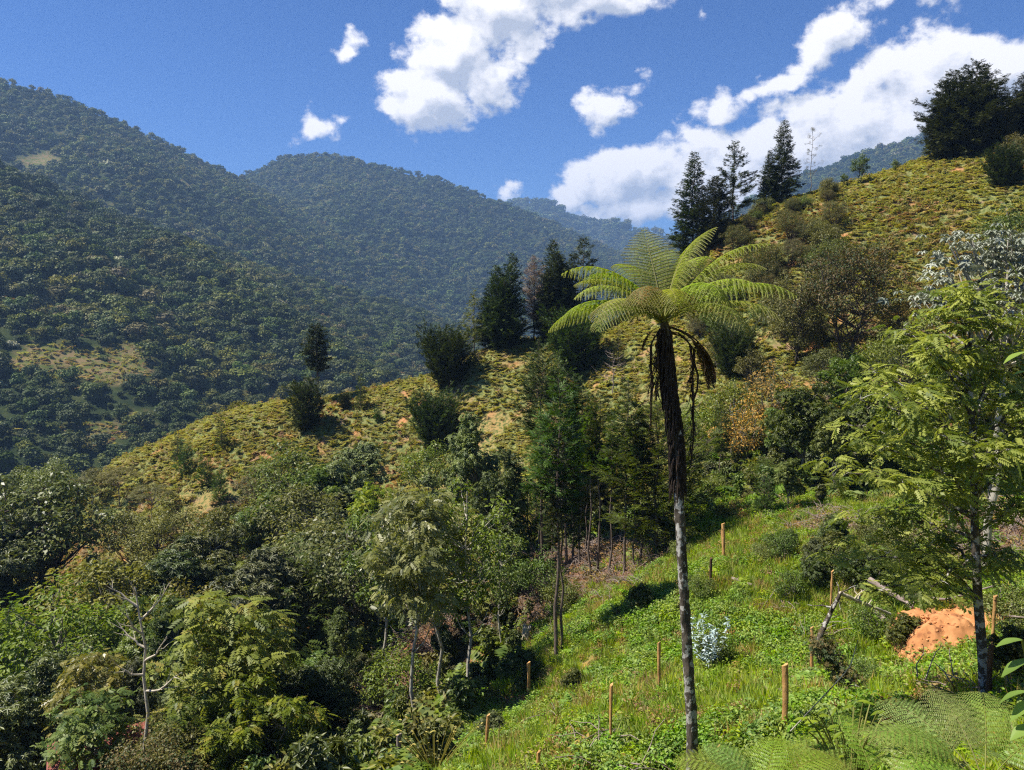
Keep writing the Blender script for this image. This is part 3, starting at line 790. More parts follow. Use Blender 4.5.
# ridge
tree('cyp_a', 694, 82, 152, 'dark dense conifer on the ridge, leftmost of the group right above the tree fern', group=G_R, **cf)
tree('cyp_oval', 716, 80, 176, 'low greyish green conifer squeezed between the dense dark one and the open branched one', group=G_R, **cf)
tree('cyp_open', 735, 83, 140, 'open branched conifer with layered arms seen against the white cloud', group=G_R, **cf)
tree('cyp_a', 785, 84, 120, 'pointed dark conifer on the ridge with tiered branches in front of the big cloud', group=G_R, rot=1.0, **cf)
tree('cyp_a', 770, 83, 150, 'shorter dark conifer leaning against the left side of the pointed ridge conifer', group=G_R, rot=3.0, **cf)
tree('bare_thin', 812, 83, 128, 'thin nearly bare tree standing alone on the ridge against the cloud', name='dead_tree', cat='dead tree')
tree('ridge_tree', 860, 83, 152, 'small rounded green tree on the ridge right of the thin bare one')
tree('ridge_tree', 845, 83, 172, 'low bushy sapling at the left foot of the small rounded ridge tree')
tree('ridge_tree', 896, 84, 158, 'tiny green sapling on the grassy skyline left of the huge dark tree')
tree('cyp_broad', 972, 84, 58, 'huge dark broad crowned conifer on top of the grassy slope', group=G_R, rot=.6, **cf)
tree('cyp_broad', 1040, 84, 68, 'dark conifer cut by the right edge beside the huge broad crowned one', group=G_R, rot=2.4, **cf)
tree('cone_wide', 1006, 72, 150, 'green low conifer on the upper right slope below the huge dark tree', group=G_H, **cf)
tree('bush_olive', 1015, 76, 130, 'olive bush under the right hand edge of the huge dark tree', **bu)
tree('bush_green', 1020, 60, 196, 'green bush at the right edge halfway up the slope', **bu)
tree('cyp_multi', 504, 80, 254, 'tall dark conifer with several tips at the left end of the ridge clump', group=G_R, rot=.3, **cf)
tree('cyp_a', 488, 82, 284, 'dark conifer in the gap left of the tall one with several tips', group=G_R, **cf)
tree('cyp_a', 548, 80, 268, 'dark conifer in front of the dead purplish grey one', group=G_R, **cf)
tree('dry_cyp', 474, 81, 288, 'brownish open conifer at the far left of the ridge clump', group=G_R, **cf)
tree('dead_purple', 534, 81, 256, 'dead purplish grey conifer between the two dark ridge clumps', name='dead_tree', cat='dead tree')
tree('cyp_multi', 560, 82, 240, 'dense dark conifer just left of the tree fern crown', group=G_R, rot=2.2, **cf)
tree('cyp_open', 584, 83, 236, 'conifer with an open dark tip poking above the dense one beside the tree fern', group=G_R, **cf)
tree('cyp_tuft', 318, 80, 324, 'lone conifer with a bare stem and tufted dark head on the grassy crest', base=402, **cf)
# hillside conifers
for k, px, by, tp, lb in [('cone_wide', 448, 386, 334, 'wide bushy conifer on the crest left of the dark ridge clump'),
    ('cone_wide', 436, 447, 398, 'bushy conifer in the open middle of the grassy slope casting a dark shadow'),
    ('cone_small', 306, 428, 380, 'fan shaped young conifer below the lone tufted one'),
    ('cone_slim', 361, 410, 374, 'small pointed conifer on the crest between the lone tufted one and the wide bushy one'),
    ('cone_small', 345, 409, 392, 'low dark conifer crouching left of the small pointed one'),
    ('cone_slim', 222, 450, 412, 'slim conifer near the left end of the grassy slope'),
    ('cone_slim', 178, 462, 428, 'narrow conifer on the far left shoulder of the grassy slope'),
    ('cone_bright', 186, 475, 440, 'light green young conifer on the left shoulder, topmost of a row of three'),
    ('cone_bright', 206, 487, 454, 'light green young conifer in the middle of the row of three'),
    ('cone_bright', 219, 502, 468, 'light green young conifer, lowest of the row of three'),
    ('cone_bright', 378, 422, 404, 'tiny pale green conifer sapling right of the fan shaped one'),
    ('cone_wide', 575, 372, 318, 'bushy dark green conifer left of the tree fern trunk below its drooping frond'),
    ('cone_slim', 618, 368, 330, 'small conifer on bare ground left of the tree fern trunk'),
    ('cone_slim', 538, 400, 338, 'conifer with upswept boughs left of the bushy one under the frond'),
    ('cone_bright', 560, 398, 352, 'pale green young conifer below the bushy one under the frond')]:
    tree(k, px, 0, tp, lb, base=by, group=G_H, **cf)
tree('bare_grey', 612, 0, 352, 'leafless grey dead tree with tangled twigs on the slope', base=396, name='dead_tree', cat='dead tree')
tree('bare_grey', 478, 0, 350, 'tangle of dead grey branches under the dark ridge clump', base=368, name='dead_tree', cat='dead tree')
tree('broad_olive', 241, 92, 393, 'round olive crowned tree behind the crest of the grassy slope')
# stand of pole conifers
for k, px, by, tp, lb in [('pole_c', 541, 566, 350, 'slim conifer with a pale bare pole at the left edge of the stand'),
    ('pole_a', 557, 655, 376, 'nearest slim conifer of the stand with a long dark straight pole'),
    ('pole_b', 562, 650, 440, 'thinner pole growing tight beside the nearest slim conifer'),
    ('pole_c', 598, 574, 396, 'slim conifer with a curved pole in the middle of the stand'),
    ('pole_a', 625, 572, 378, 'slim conifer with a leaning pole at the right of the stand'),
    ('pole_b', 573, 560, 400, 'bright green conifer in the middle left of the stand'),
    ('pole_b', 586, 556, 420, 'conifer with a grey pole behind the curved one'),
    ('pole_a', 611, 552, 432, 'conifer in the back row of the stand behind the leaning pole'),
    ('pole_b', 552, 556, 430, 'conifer in the back row of the stand at its left side'),
    ('pole_a', 580, 568, 384, 'dense conifer in the front middle of the stand'), ('pole_c', 566, 572, 372, 'dark conifer right behind the nearest one'), ('pole_d', 590, 580, 404, 'slim conifer with a thin straight pole between the nearest one and the curved pole'), ('pole_d', 610, 578, 415, 'very slim conifer just left of the leaning pole'), ('pole_d', 540, 590, 410, 'very slim conifer left of the nearest pole'), ('pole_d', 634, 570, 432, 'very slim conifer just right of the leaning pole'),
    ('pole_b', 641, 560, 418, 'conifer at the right end of the stand beside the feathery one')]:
    tree(k, px, 0, tp, lb, base=by, group=G_P, name='pole_conifer', cat='conifer')
tree('cyp_oval', 596, 47, 440, 'dark shaded conifer filling the back of the stand', **cf)  # this and the next conifer are added to darken the stand's interior
tree('cyp_oval', 566, 49, 452, 'dark shaded conifer at the back left of the stand', **cf)
tree('feather', 655, 0, 404, 'feathery conifer with fan like boughs at the right side of the stand', base=556, **cf)
tree('cone_bright', 530, 44, 470, 'pale green bushy conifer at the foot of the stand on its left', **cf)
tree('feather', 765, 37, 458, 'yellow green feathery conifer right of the tree fern trunk', **cf)
tree('cone_bright', 768, 33, 470, 'low rounded feathery conifer in front of the dark glossy tree', **cf)
tree('pole_b', 722, 42, 408, 'dark green conifer with layered boughs right of the tree fern trunk', **cf)
tree('cone_wide', 735, 60, 330, 'dark conifer half hidden behind the right hand fronds of the tree fern', **cf)
# right hand slope
for k, px, Y, tp, lb in [('grey_tree', 852, 56, 226, 'greyish brown twiggy tree with a wide thin crown on the right slope'),
    ('grey_tree2', 800, 58, 262, 'olive brown twiggy tree just left of the wide greyish one'),
    ('grey_tree2', 900, 55, 286, 'dark olive tree at the right foot of the wide greyish one'),
    ('bush_brown', 712, 72, 262, 'brown bush on the slope behind the upper fronds of the tree fern'),
    ('bush_olive', 745, 76, 228, 'olive brown bush under the open branched ridge conifer'),
    ('bush_brown', 792, 78, 196, 'brown shrub at the foot of the pointed ridge conifer'),
    ('bush_olive', 826, 79, 186, 'olive bush on the ridge below the thin bare tree'),
    ('bush_olive', 700, 80, 238, 'yellowish olive bush under the leftmost dark ridge conifer'),
    ('bush_brown', 760, 70, 238, 'brown shrub in the middle of the slope below the ridge bushes'),
    ('bush_brown', 812, 72, 216, 'low brown shrub above the wide greyish tree'),
    ('bush_olive', 720, 62, 330, 'olive brown bush beside the hanging dead fronds'),
    ('bush_brown', 785, 62, 290, 'reddish brown bush left of the olive brown twiggy tree'),
    ('bush_olive', 752, 58, 345, 'pale olive bush above the orange leaved one')]:
    tree(k, px, Y, tp, lb, group=G_B, **(bu if 'bush' in k else {}))
tree('bush_orange', 775, 50, 356, 'shrub with orange brown leaves in the middle of the right slope', **bu)
tree('bush_orange', 745, 48, 392, 'smaller orange tinged shrub just below the large orange leaved one', **bu)
tree('bush_green', 700, 52, 395, 'dull green bush right beside the tree fern trunk at mid height', **bu)
tree('broad_mid2', 850, 46, 342, 'green leafy tree behind the light leaved tree on the right')
tree('broad_mid', 905, 44, 318, 'green tree right under the dark olive one on the right slope')
tree('broad_dark', 805, 38, 372, 'dark glossy leaved tree in the middle of the right hand thicket')
tree('broad_blue', 838, 35, 402, 'bluish green glossy tree right of the dark glossy one')
tree('broad_dark', 870, 36, 380, 'dark glossy tree partly behind the light leaved tree on the right')
tree('broad_blue', 790, 33, 452, 'low bluish tree in front of the dark glossy one')
tree('bush_green', 715, 38, 470, 'green bush at the top edge of the clearing right of the tree fern trunk', **bu)
tree('bush_olive', 748, 36, 486, 'olive shrub on the upper edge of the clearing', **bu)
tree('bush_olive', 690, 39, 482, 'yellowish shrub behind the tree fern trunk at the clearing edge', **bu)
tree('bush_olive', 722, 34, 500, 'low yellow green shrub in front of the clearing edge bushes', **bu)
tree('silver', 1008, 24, 244, 'silver leaved umbrella tree with a pale stem at the right edge', rot=.4)
tree('broad_dark', 1000, 30, 330, 'dark tree behind the light leaved tree at the right edge')
tree('broad_mid', 950, 33, 350, 'mid green tree filling the gap left of the pale stem at the right')
# lower left wood: (kind, px, depth, top, label)
for k, px, Y, tp, lb in [
    ('umbrella_dark', 34, 60, 468, 'dark round crowned tree with black stems at the left edge'),
    ('broad_dark', -8, 56, 500, 'dark tree cut by the left edge behind the round crowned one'),
    ('layer_pale', 118, 74, 466, 'pale olive layered tree at the left end of the grassy slope'),
    ('layer_pale', 150, 68, 484, 'yellowish layered tree just below the bare red soil on the left'),
    ('broad_olive', 90, 76, 462, 'olive tree right above the dark round crowned one'),
    ('broad_mid', 52, 78, 452, 'green tree behind the dark round crowned one'),
    ('broad_mid2', 12, 80, 456, 'green tree at the left edge under the dark mountain forest'),
    ('grey_tree2', 168, 60, 492, 'brownish twiggy tree in the middle of the left wood'),
    ('broad_olive', 132, 62, 500, 'dull olive tree right of the dark round crowned one'),
    ('broad_dark', 210, 52, 516, 'dark glossy tree with pale glints in the middle of the left wood'),
    ('broad_dark', 180, 50, 530, 'very dark tree above the leafless pale trunk'),
    ('broad_olive', 108, 46, 540, 'yellowish olive domed tree above the bright green rounded one'),
    ('broad_bright', 50, 40, 574, 'large rounded bright green tree in the lower left'),
    ('broad_mid', 0, 40, 612, 'green tree cut by the left edge below the rounded bright one'),
    ('broad_mid2', 150, 40, 580, 'mid green tree behind the leafless pale trunk'),
    ('grey_tree2', 190, 40, 572, 'greyish thin crowned tree right of the leafless pale trunk'),
    ('broad_dark', 22, 27, 655, 'dark tree with silvery glinting leaves in the bottom left corner'),
    ('broad_dark', 62, 29, 648, 'dark glinting tree right of the corner one'),
    ('sprig_yellow', 92, 24, 694, 'yellow green sapling tree below the leafless pale trunk'),
    ('grey_tree2', 165, 23, 705, 'reddish brown twiggy shrub like tree at the foot of the leafless pale trunk'),
    ('bush_brown', 150, 22, 735, 'brown twiggy bush right of the rusty red roof'),
    ('sprig_yellow', 232, 26, 590, 'tall light yellow green tree with rows of small leaves in the lower left'),
    ('sprig_wide', 262, 24, 668, 'wide light yellow green tree at the bottom left of centre'),
    ('sprig_wide', 205, 24, 690, 'light yellow green tree at the bottom right of the leafless pale trunk'),
    ('broad_blue', 262, 38, 545, 'bluish green tree behind the tall yellow green one'),
    ('broad_mid2', 300, 30, 640, 'dark green tree right of the wide yellow green one'),
    ('broad_dark', 330, 28, 668, 'dark bush like tree above the brown slash at the bottom'),
    ('broad_mid2', 268, 56, 480, 'mixed green tree in the upper middle of the left wood'),
    ('broad_olive', 236, 58, 490, 'olive tree with yellow tufts in the upper middle of the left wood'),
    ('broad_olive', 305, 54, 470, 'large olive brown tree left of the dark glossy one on the slope foot'),
    ('broad_blue', 352, 60, 436, 'dark bluish tree sticking up against the grassy slope'),
    ('broad_mid', 292, 62, 430, 'green tree standing up against the grassy slope on the left'),
    ('broad_mid2', 322, 60, 450, 'mid green tree between the two that stand up against the grass'),
    ('bush_brown', 262, 66, 462, 'brownish low tree on the left part of the grassy slope'),
    ('broad_olive', 330, 46, 500, 'yellowish brown leaved tree in the centre of the left wood'),
    ('feather', 308, 40, 552, 'soft feathery green tree in the centre of the left wood'),
    ('broad_mid', 352, 40, 496, 'green tree with a narrow crown left of the pale slender trunks'),
    ('broad_blue', 290, 45, 520, 'bluish glinting tree behind the feathery one'),
    ('slender_a', 382, 36, 492, 'slender tree with pale forked stem left of the white trunked one'),
    ('slender_olive', 412, 26, 462, 'slender tree with a white crooked trunk and yellowish crown'),
    ('slender_olive', 440, 30, 476, 'yellowish crowned slender tree right beside the white crooked trunk'),
    ('slender_a', 467, 28, 470, 'slender tree with a twin grey trunk at the edge of the wood'),
    ('slender_b', 478, 42, 412, 'tall bluish slender tree standing above the others against the grass'),
    ('slender_b', 500, 38, 448, 'bluish slender tree left of the pole conifers'),
    ('slender_b', 455, 44, 430, 'bluish slender tree left of the tallest one'),
    ('slender_a', 436, 36, 560, 'dark green slender tree low between the two pale trunks'),
    ('slender_b', 346, 34, 606, 'slim young tree with glinting leaves above the brown slash'),
    ('slender_a', 390, 40, 540, 'mid green slender tree behind the white crooked trunk'),
    ('slender_a', 500, 34, 520, 'slender tree with a thin dark stem next to the orange bank'),
    ('broad_mid2', 420, 46, 520, 'deep green tree behind the slender pale trunks'),
    ('bush_green', 395, 33, 640, 'green bush at the foot of the slender forked tree')]:
    nm = bu if 'bush' in k else {}
    tree(k, px, Y, tp, lb, group=G_T if 'slender' in k else (None if 'bush' in k else G_W), **nm)
tree('bare_pale', 130, 23, 586, 'leafless dead tree with a pale yellowish trunk in the lower left', name='dead_tree', cat='dead tree', rot=.5)
#tree('bare_grey', 152, 23.5, 668, 'small bare dead tree with bent grey twigs right of the pale leafless trunk', name='dead_tree', cat='dead tree')
# understory bushes along the wood edge and in the clearing
for k, px, by, h, lb in [('bush_dark', 362, 690, 1.6, 'dark rounded bush by the brown slash'), ('bush_green', 345, 668, 2.2, 'bushy green shrub left of the brown slash'),
    ('bush_dark', 520, 690, 1.5, 'dark broad leaved bush left of the stump and behind a post'), ('bush_green', 538, 602, 2.6, 'leafy green bush at the foot of the pole conifers'),
    ('bush_green', 560, 615, 2.0, 'green bush between the nearest pole and the brown slope'), ('bush_dark', 573, 692, .8, 'small broad leaved bush alone in the grass right of the nearest pole'),
    ('bush_dark', 492, 742, .9, 'dark low bush beside the cut post at bottom centre'), ('bush_green', 430, 690, 1.2, 'leafy bush between the white and the grey slender trunks'),
    ('bush_green', 448, 745, .9, 'low leafy bush at bottom centre left'), ('bush_green', 400, 735, 1.1, 'leafy bush left of the white crooked trunk base'),
    ('bush_dark', 640, 612, 1.0, 'dark round bush in the middle of the clearing'), ('bush_green', 715, 668, 1.2, 'green bush behind the silvery blue shrub'),
    ('bush_green', 700, 600, 1.0, 'low bush beside the short dark post'), ('bush_green', 790, 600, 1.1, 'green bush at the left of the fallen branches'),
    ('bush_dark', 815, 590, 1.1, 'dark bush behind the pale fallen branch'), ('bush_green', 870, 640, 1.3, 'shaded green bush beneath the fallen branches'),
    ('bush_dark', 905, 655, 1.1, 'dark shaded bush left of the orange soil'), ('bush_green', 1010, 640, 1.6, 'green bush right of the light leaved tree trunk'),
    ('bush_green', 860, 690, .9, 'low green bush beneath the bent mossy trunk'), ('bush_dark', 1015, 690, 1.2, 'dark bush at the right edge behind the big leaves'),
    ('bush_green', 780, 560, 1.3, 'green bush on the upper right edge of the clearing'), ('bush_green', 680, 560, 1.0, 'green bush on the upper edge of the clearing')]:
    tree(k, px, 0, None, lb, base=by, h=h, **bu)

# scrub that nothing tells apart
r_ = random.Random(3)
for _i in range(34):
    px = r_.uniform(690, 840); base = r_.uniform(max(225, 330 - (px - 640) * .85), 345)
    tree(r_.choice(['bush_brown', 'bush_olive', 'bush_brown', 'bush_green']), px, 0, None, 'low scrub shrub on the slope between the tree fern crown and the twiggy tree', base=base, h=r_.uniform(1.4, 3.2), group='scrub on the right slope', **bu)
for _i in range(12):
    px = r_.uniform(735, 850); base = np.interp(px, [735, 760, 850], [238, 212, 192])
    tree(r_.choice(['bush_olive', 'bush_green', 'bush_brown']), px, 0, None, 'small shrub on the ridge line between the dark conifers and the rounded green tree', base=base + r_.uniform(1, 9), h=r_.uniform(1.2, 2.6), group='shrubs along the ridge line', **bu)
for _i in range(46):
    px = r_.uniform(-10, 500); Y = r_.uniform(26, 62)
    x = (px - 512) / F * Y; z = tz(x, Y)
    if proj(x, Y, z)[1] < 500 + max(0, 200 - px) * .1: continue
    tree(r_.choice(['broad_mid', 'broad_olive', 'slender_a', 'broad_dark', 'slender_b', 'sprig_yellow', 'slender_olive']), px, Y, None, 'smaller tree filling a gap between the larger crowns of the lower left wood', h=r_.uniform(4.5, 7.5), group='gap filling trees of the lower left wood')

for k, px, Y, tp, lb in [('broad_mid', 735, 50, 372, 'mid green tree in the thicket just right of the tree fern trunk'), ('broad_olive', 822, 52, 340, 'olive green tree below the wide greyish twiggy tree'),
    ('broad_mid2', 785, 44, 395, 'green tree under the orange leaved shrub'), ('broad_mid', 880, 50, 330, 'green tree right below the dark olive one'), ('bush_green', 925, 60, 285, 'green bush left of the silver leaved tree')]:
    tree(k, px, Y, tp, lb, **(bu if 'bush' in k else {}))

for _i in range(20):
    px = r_.uniform(735, 905); base = r_.uniform(535, 600)
    if px < 790 and base > 570: continue
    tree(r_.choice(['bush_green', 'bush_dark', 'bush_olive']), px, 0, None, 'low bush in the shrubby upper right corner of the clearing', base=base, h=r_.uniform(.7, 1.5), group='bushes crowding the upper right of the clearing', **bu)
# ------------------------------------------------------------------ ferns
def frond(mb, L_, th0, kappa, npin=26, wmax=.42, nul=18, ulen=.16, side=None, twist=0., sag=.5, fwd=.35, taper=.9, rach=.012, mi_r=1, bare_=.12, jag=.0, ex=1.3, pw=.3):
    """one bipinnate frond in local space: grows along +x and +z, arching over"""
    n = 60; s = np.linspace(0, 1, n); th = th0 - kappa * s ** ex
    x = np.concatenate([[0], np.cumsum(np.cos(th[:-1]))]) / n * L_; z = np.concatenate([[0], np.cumsum(np.sin(th[:-1]))]) / n * L_
    y = np.sin(s * 2.2 + twist) * .03 * L_ * s
    cv = np.stack([x, y, z], -1); tg = nz(np.gradient(cv, axis=0))
    v, f = tube(cv[::6], np.linspace(rach, rach * .2, len(cv[::6])), 5); mb.add(v, f, .2, mi_r)
    PA, DA, NA, SA = [], [], [], []
    for k in range(npin):
        q = bare_ + (1 - bare_) * (k + .5) / npin; i = int(q * (n - 1)); T = tg[i]; qq = (q - bare_) / (1 - bare_)
        ln = wmax * (math.sin(PI * min(1, .18 + .82 * qq) ** taper) ** .7) * rng.uniform(.93, 1.05)
        for sg in (-1, 1):
            lat = np.array([0, sg, 0]); up = np.cross(T, [0, 1, 0]); up = up if up[2] > 0 else -up
            d0 = nz(lat + T * fwd + up * .12)
            m = max(4, int(nul * ln / wmax)); u = (np.arange(m) + .5) / m
            pp = cv[i] + d0 * ln * u[:, None] - np.array([0, 0, 1]) * sag * ln * (u[:, None] ** 2)
            dd = nz(np.gradient(pp, axis=0)) if m > 1 else d0[None]
            v, f = tube(pp[[0, m // 2, m - 1]], rach * .28, 3, False); mb.add(v, f, .4, mi_r)
            ul = ulen * (1 - .75 * u ** 1.5) * (.55 + .45 * ln / wmax)
            pn = nz(np.cross(dd, T)); pn = np.where(pn[:, 2:3] < 0, -pn, pn); ps = nz(np.cross(pn, dd))
            for s2 in (-1, 1):
                PA.append(pp); DA.append(nz(ps * s2 + dd * .35 - np.array([0, 0, .12]))); NA.append(pn + rng.normal(size=pn.shape) * .12); SA.append(ul * rng.uniform(.85, 1.1, m))
    stamp(mb, t_rhomb(pw, .12), np.concatenate(PA), np.concatenate(DA), np.concatenate(NA), np.concatenate(SA), 0)
def frond_mesh(mats, **k):
    mb = MB(); frond(mb, **k); return mb.mesh('frond', mats)

L['fern_old'] = leafmat('leaf_old_frond', (.16, .12, .03), (.3, .2, .05), .3, .6, cc=(.12, .16, .03), pc=.3)
M['rachis'] = leafmat('stalk_green', (.12, .15, .04), (.2, .2, .06), .05, .6, vary=.05)
M['stipe'] = barkmat('stipe_brown', (.035, .022, .014), (.08, .05, .03), 12)
def tree_fern():
    bx_, by_ = P(693, 770, 12.7)[0], 12.7; bz = min(tz(bx_, by_), P(693, 772, 12.7)[2]); top = P(664, 330, 12.7)
    t = bpy.data.objects.new('tree_fern', None); C.objects.link(t); t.location = (bx_, by_, bz - .1)
    tag(t, 'tall tree fern with a mottled slender trunk and a spreading crown of bright green fronds', 'tree fern')
    rel = top - np.array([bx_, by_, bz - .1])
    path = []
    for q, px, py in [(0, 694, 790), (.1, 692, 730), (.25, 688, 660), (.4, 683, 580), (.55, 679, 500), (.7, 677, 440), (.85, 670, 380), (1, 664, 322)]:
        p = P(px, py, 12.7) - np.array([bx_, by_, bz - .1]); path.append(p)
    path = np.array(path); path[0, 2] = -.3
    tt = np.linspace(0, 7, 60); fine = np.stack([np.interp(tt, range(8), path[:, k]) for k in range(3)], -1)
    r = np.interp(tt, [0, 1, 3, 4.2, 5, 6, 7], [.11, .092, .08, .08, .085, .085, .07]) * (1 + .12 * (rng.random(60) - .5))
    mb = MB(); v, f = tube(fine, r, 14); v += rng.normal(size=v.shape) * .008; mb.add(v, f)
    link('trunk', mb.mesh('trunk', M['bark_lichen'], True), t)
    # fibrous mantle of old leaf bases on the upper trunk
    mb = MB(); up = fine[37:]
    for k in range(420):
        i = rng.integers(0, len(up) - 1); a = rng.uniform(0, 2 * PI); q = i / len(up); rr = .085 - .02 * q
        p = up[i] + [math.cos(a) * rr, math.sin(a) * rr, 0]; ln = rng.uniform(.15, .45)
        e = p + [math.cos(a) * .05, math.sin(a) * .05, -ln]; v, f = tube(curve(p, e, (math.cos(a) * .02, math.sin(a) * .02, 0), 4), [.018, .02, .014, .004], 4); mb.add(v, f)
    v, f = tube(up[::3], np.linspace(.085, .07, len(up[::3])), 12); mb.add(v, f)
    link('mantle', mb.mesh('mantle', M['fibre'], True), t)
    # long hanging aerial roots and stalks of dropped fronds
    for px, py0, py1 in [(651, 345, 425), (656, 345, 400), (694, 350, 430), (690, 345, 460)]:
        mb = MB(); a = P(px, py0, 12.7 + rng.uniform(-.2, .2)) - np.array(t.location); c = P(px + rng.uniform(-3, 4), py1, 12.7) - np.array(t.location)
        s0 = fine[-3]; v, f = tube(curve(s0, a, (0, 0, .12), 5), .014, 5); mb.add(v, f)
        v, f = tube(curve(a, c, (.03, 0, 0), 7, .02), np.linspace(.022, .012, 7), 5); mb.add(v, f)
        for k in range(24):
            q = rng.random(); p = a + (c - a) * q; e = p + [rng.normal() * .05, rng.normal() * .05, -rng.uniform(.08, .3)]
            v, f = tube([p, (p + e) / 2 + rng.normal(size=3) * .01, e], [.009, .008, .003], 3); mb.add(v, f)
        link('dead_stalk', mb.mesh('dead_stalk', M['stipe'], True), t)
    apex = fine[-1] + [0, 0, .02]
    upf = dict(L_=1.68, th0=1.28, kappa=.3, npin=22, wmax=.56, nul=28, ulen=.065, sag=.2, rach=.02, bare_=.3)
    FR = [(97, None)] + [(a_, (th, k, l_)) for a_, th, k, l_ in [(22, 1.28, 1.0, 2.15), (-6, 1.02, 1.2, 2.35), (12, .82, 1.3, 2.3), (-18, .62, 1.4, 2.25), (30, .5, 1.7, 2.1), (-32, .8, 1.9, 2.0), (6, .4, 1.3, 2.1),
        (165, 1.0, 1.7, 1.9), (181, .92, 1.6, 2.1), (196, .75, 1.7, 1.85), (171, .5, 1.9, 2.15), (150, .85, 1.4, 1.9), (212, .5, 1.9, 1.75), (184, .3, 1.4, 2.1),
        (72, 1.2, 1.2, 1.85), (122, 1.15, 1.4, 1.75), (50, 1.02, 1.4, 2.1), (138, .9, 1.6, 1.9),
        (-62, .85, 2.1, 1.7), (-92, .9, 2.4, 1.55), (-122, .85, 2.2, 1.6), (-46, .5, 2.0, 1.8), (-142, .6, 2.0, 1.7)]]
    for i, (a_, q) in enumerate(FR):
        kw = upf if q is None else dict(L_=q[2] * rng.uniform(.92, 1.06), th0=q[0], kappa=q[1], npin=int(rng.integers(20, 25)), wmax=rng.uniform(.38, .48), nul=24, ulen=.05, sag=rng.uniform(.5, .9), rach=.02, twist=rng.uniform(0, 6), ex=2.0, bare_=rng.uniform(.14, .24))
        mt_ = L['fern_old'] if i == 21 else L['fern']
        o = link('frond', frond_mesh([mt_, M['rachis']], **kw), t, apex + rng.normal(size=3) * [.03, .03, .03]); o.rotation_euler = (rng.normal() * .12, 0, R(a_ + rng.normal() * 3))
        if i == 21: o['label'] = 'browning old frond'
    # dead fronds hanging below the crown
    dm = frond_mesh([L['dead'], M['stipe']], L_=1.5, th0=-.15, kappa=1.55, npin=20, wmax=.16, nul=10, ulen=.09, sag=.9, rach=.02, fwd=.6, bare_=.45)
    for a, s in [(8, 1.0), (22, 1.05), (-10, .75), (190, .4)]:
        o = link('dead_frond', dm, t, apex - np.array([0, 0, .08])); o.rotation_euler = (0, .05, R(a)); o.scale = (s, s, s)
tree_fern()

# ------------------------------------------------------------------ light leaved tree on the right
def path_px(pts, Y, n=None):
    q = np.array([P(a, b, Y + (c[0] if c else 0)) for a, b, *c in pts])
    return q
def smoothp(q, n):
    t = np.linspace(0, len(q) - 1, n); return np.stack([np.interp(t, range(len(q)), q[:, k]) for k in range(3)], -1)
def leafy_right():
    g = ground_at(985, 702); t = bpy.data.objects.new('tree', None); C.objects.link(t); t.location = g
    tag(t, 'light green tree with rows of small leaves and a thin dark trunk on the right', 'tree')
    o_ = np.array(g); Y = g[1]
    wd, lf = MB(), MB()
    mainp = smoothp(path_px([(985, 712), (983, 660), (978, 600), (975, 540), (974, 480), (972, 420), (968, 360), (975, 300)], Y), 22) - o_
    v, f = tube(mainp, np.linspace(.1, .03, 22), 8); wd.add(v, f)
    tips = []
    lim = [(6, (900, 545), .6), (7, (850, 560), -.2), (8, (925, 600), -1), (9, (862, 520), .8), (10, (838, 470), .2), (11, (880, 450), -1.1), (12, (848, 425), .9), (13, (905, 400), -.8), (14, (870, 375), .4), (15, (925, 350), -.5),
        (16, (900, 330), .7), (18, (950, 310), 0), (20, (985, 290), .3), (15, (1010, 350), .7), (13, (1030, 400), -.6), (11, (1045, 460), .4), (9, (1040, 500), -.5), (8, (1010, 560), .5), (17, (1010, 310), -.3), (10, (935, 500), 1.5), (12, (950, 440), -1.6), (14, (990, 390), 1.7), (16, (945, 360), 1.6), (9, (900, 480), -1.6), (11, (1000, 450), -1.7), (7, (930, 530), 1.4), (13, (860, 400), -1.4), (6, (880, 590), 1.2)]
    for i, (px, py), dy in lim:
        e = P(px, py, Y + dy) - o_; cv = curve(mainp[i], e, (0, 0, .18), 9, .03)
        v, f = tube(cv, np.linspace(.035, .008, 9), 5); wd.add(v, f)
        for j in range(3, 9):
            for _ in range(2):
                s = cv[j] + runit(1)[0] * rng.uniform(.15, .5) * np.array([1, 1, .55]) + [0, 0, .05]
                v, f = tube(curve(cv[j], s, (0, 0, .03), 4), np.linspace(.01, .003, 4), 3); wd.add(v, f); tips.append(s)
    tips = np.array(tips); clump(lf, tips, np.full(len(tips), .3), 9, t_sprig(6, .5, .34), .26, .5, 1.3, .3, .25)
    link('trunk', wd.mesh('trunk', M['bark_lichen'], True), t); link('crown', lf.mesh('crown', L['hero']), t)
leafy_right()

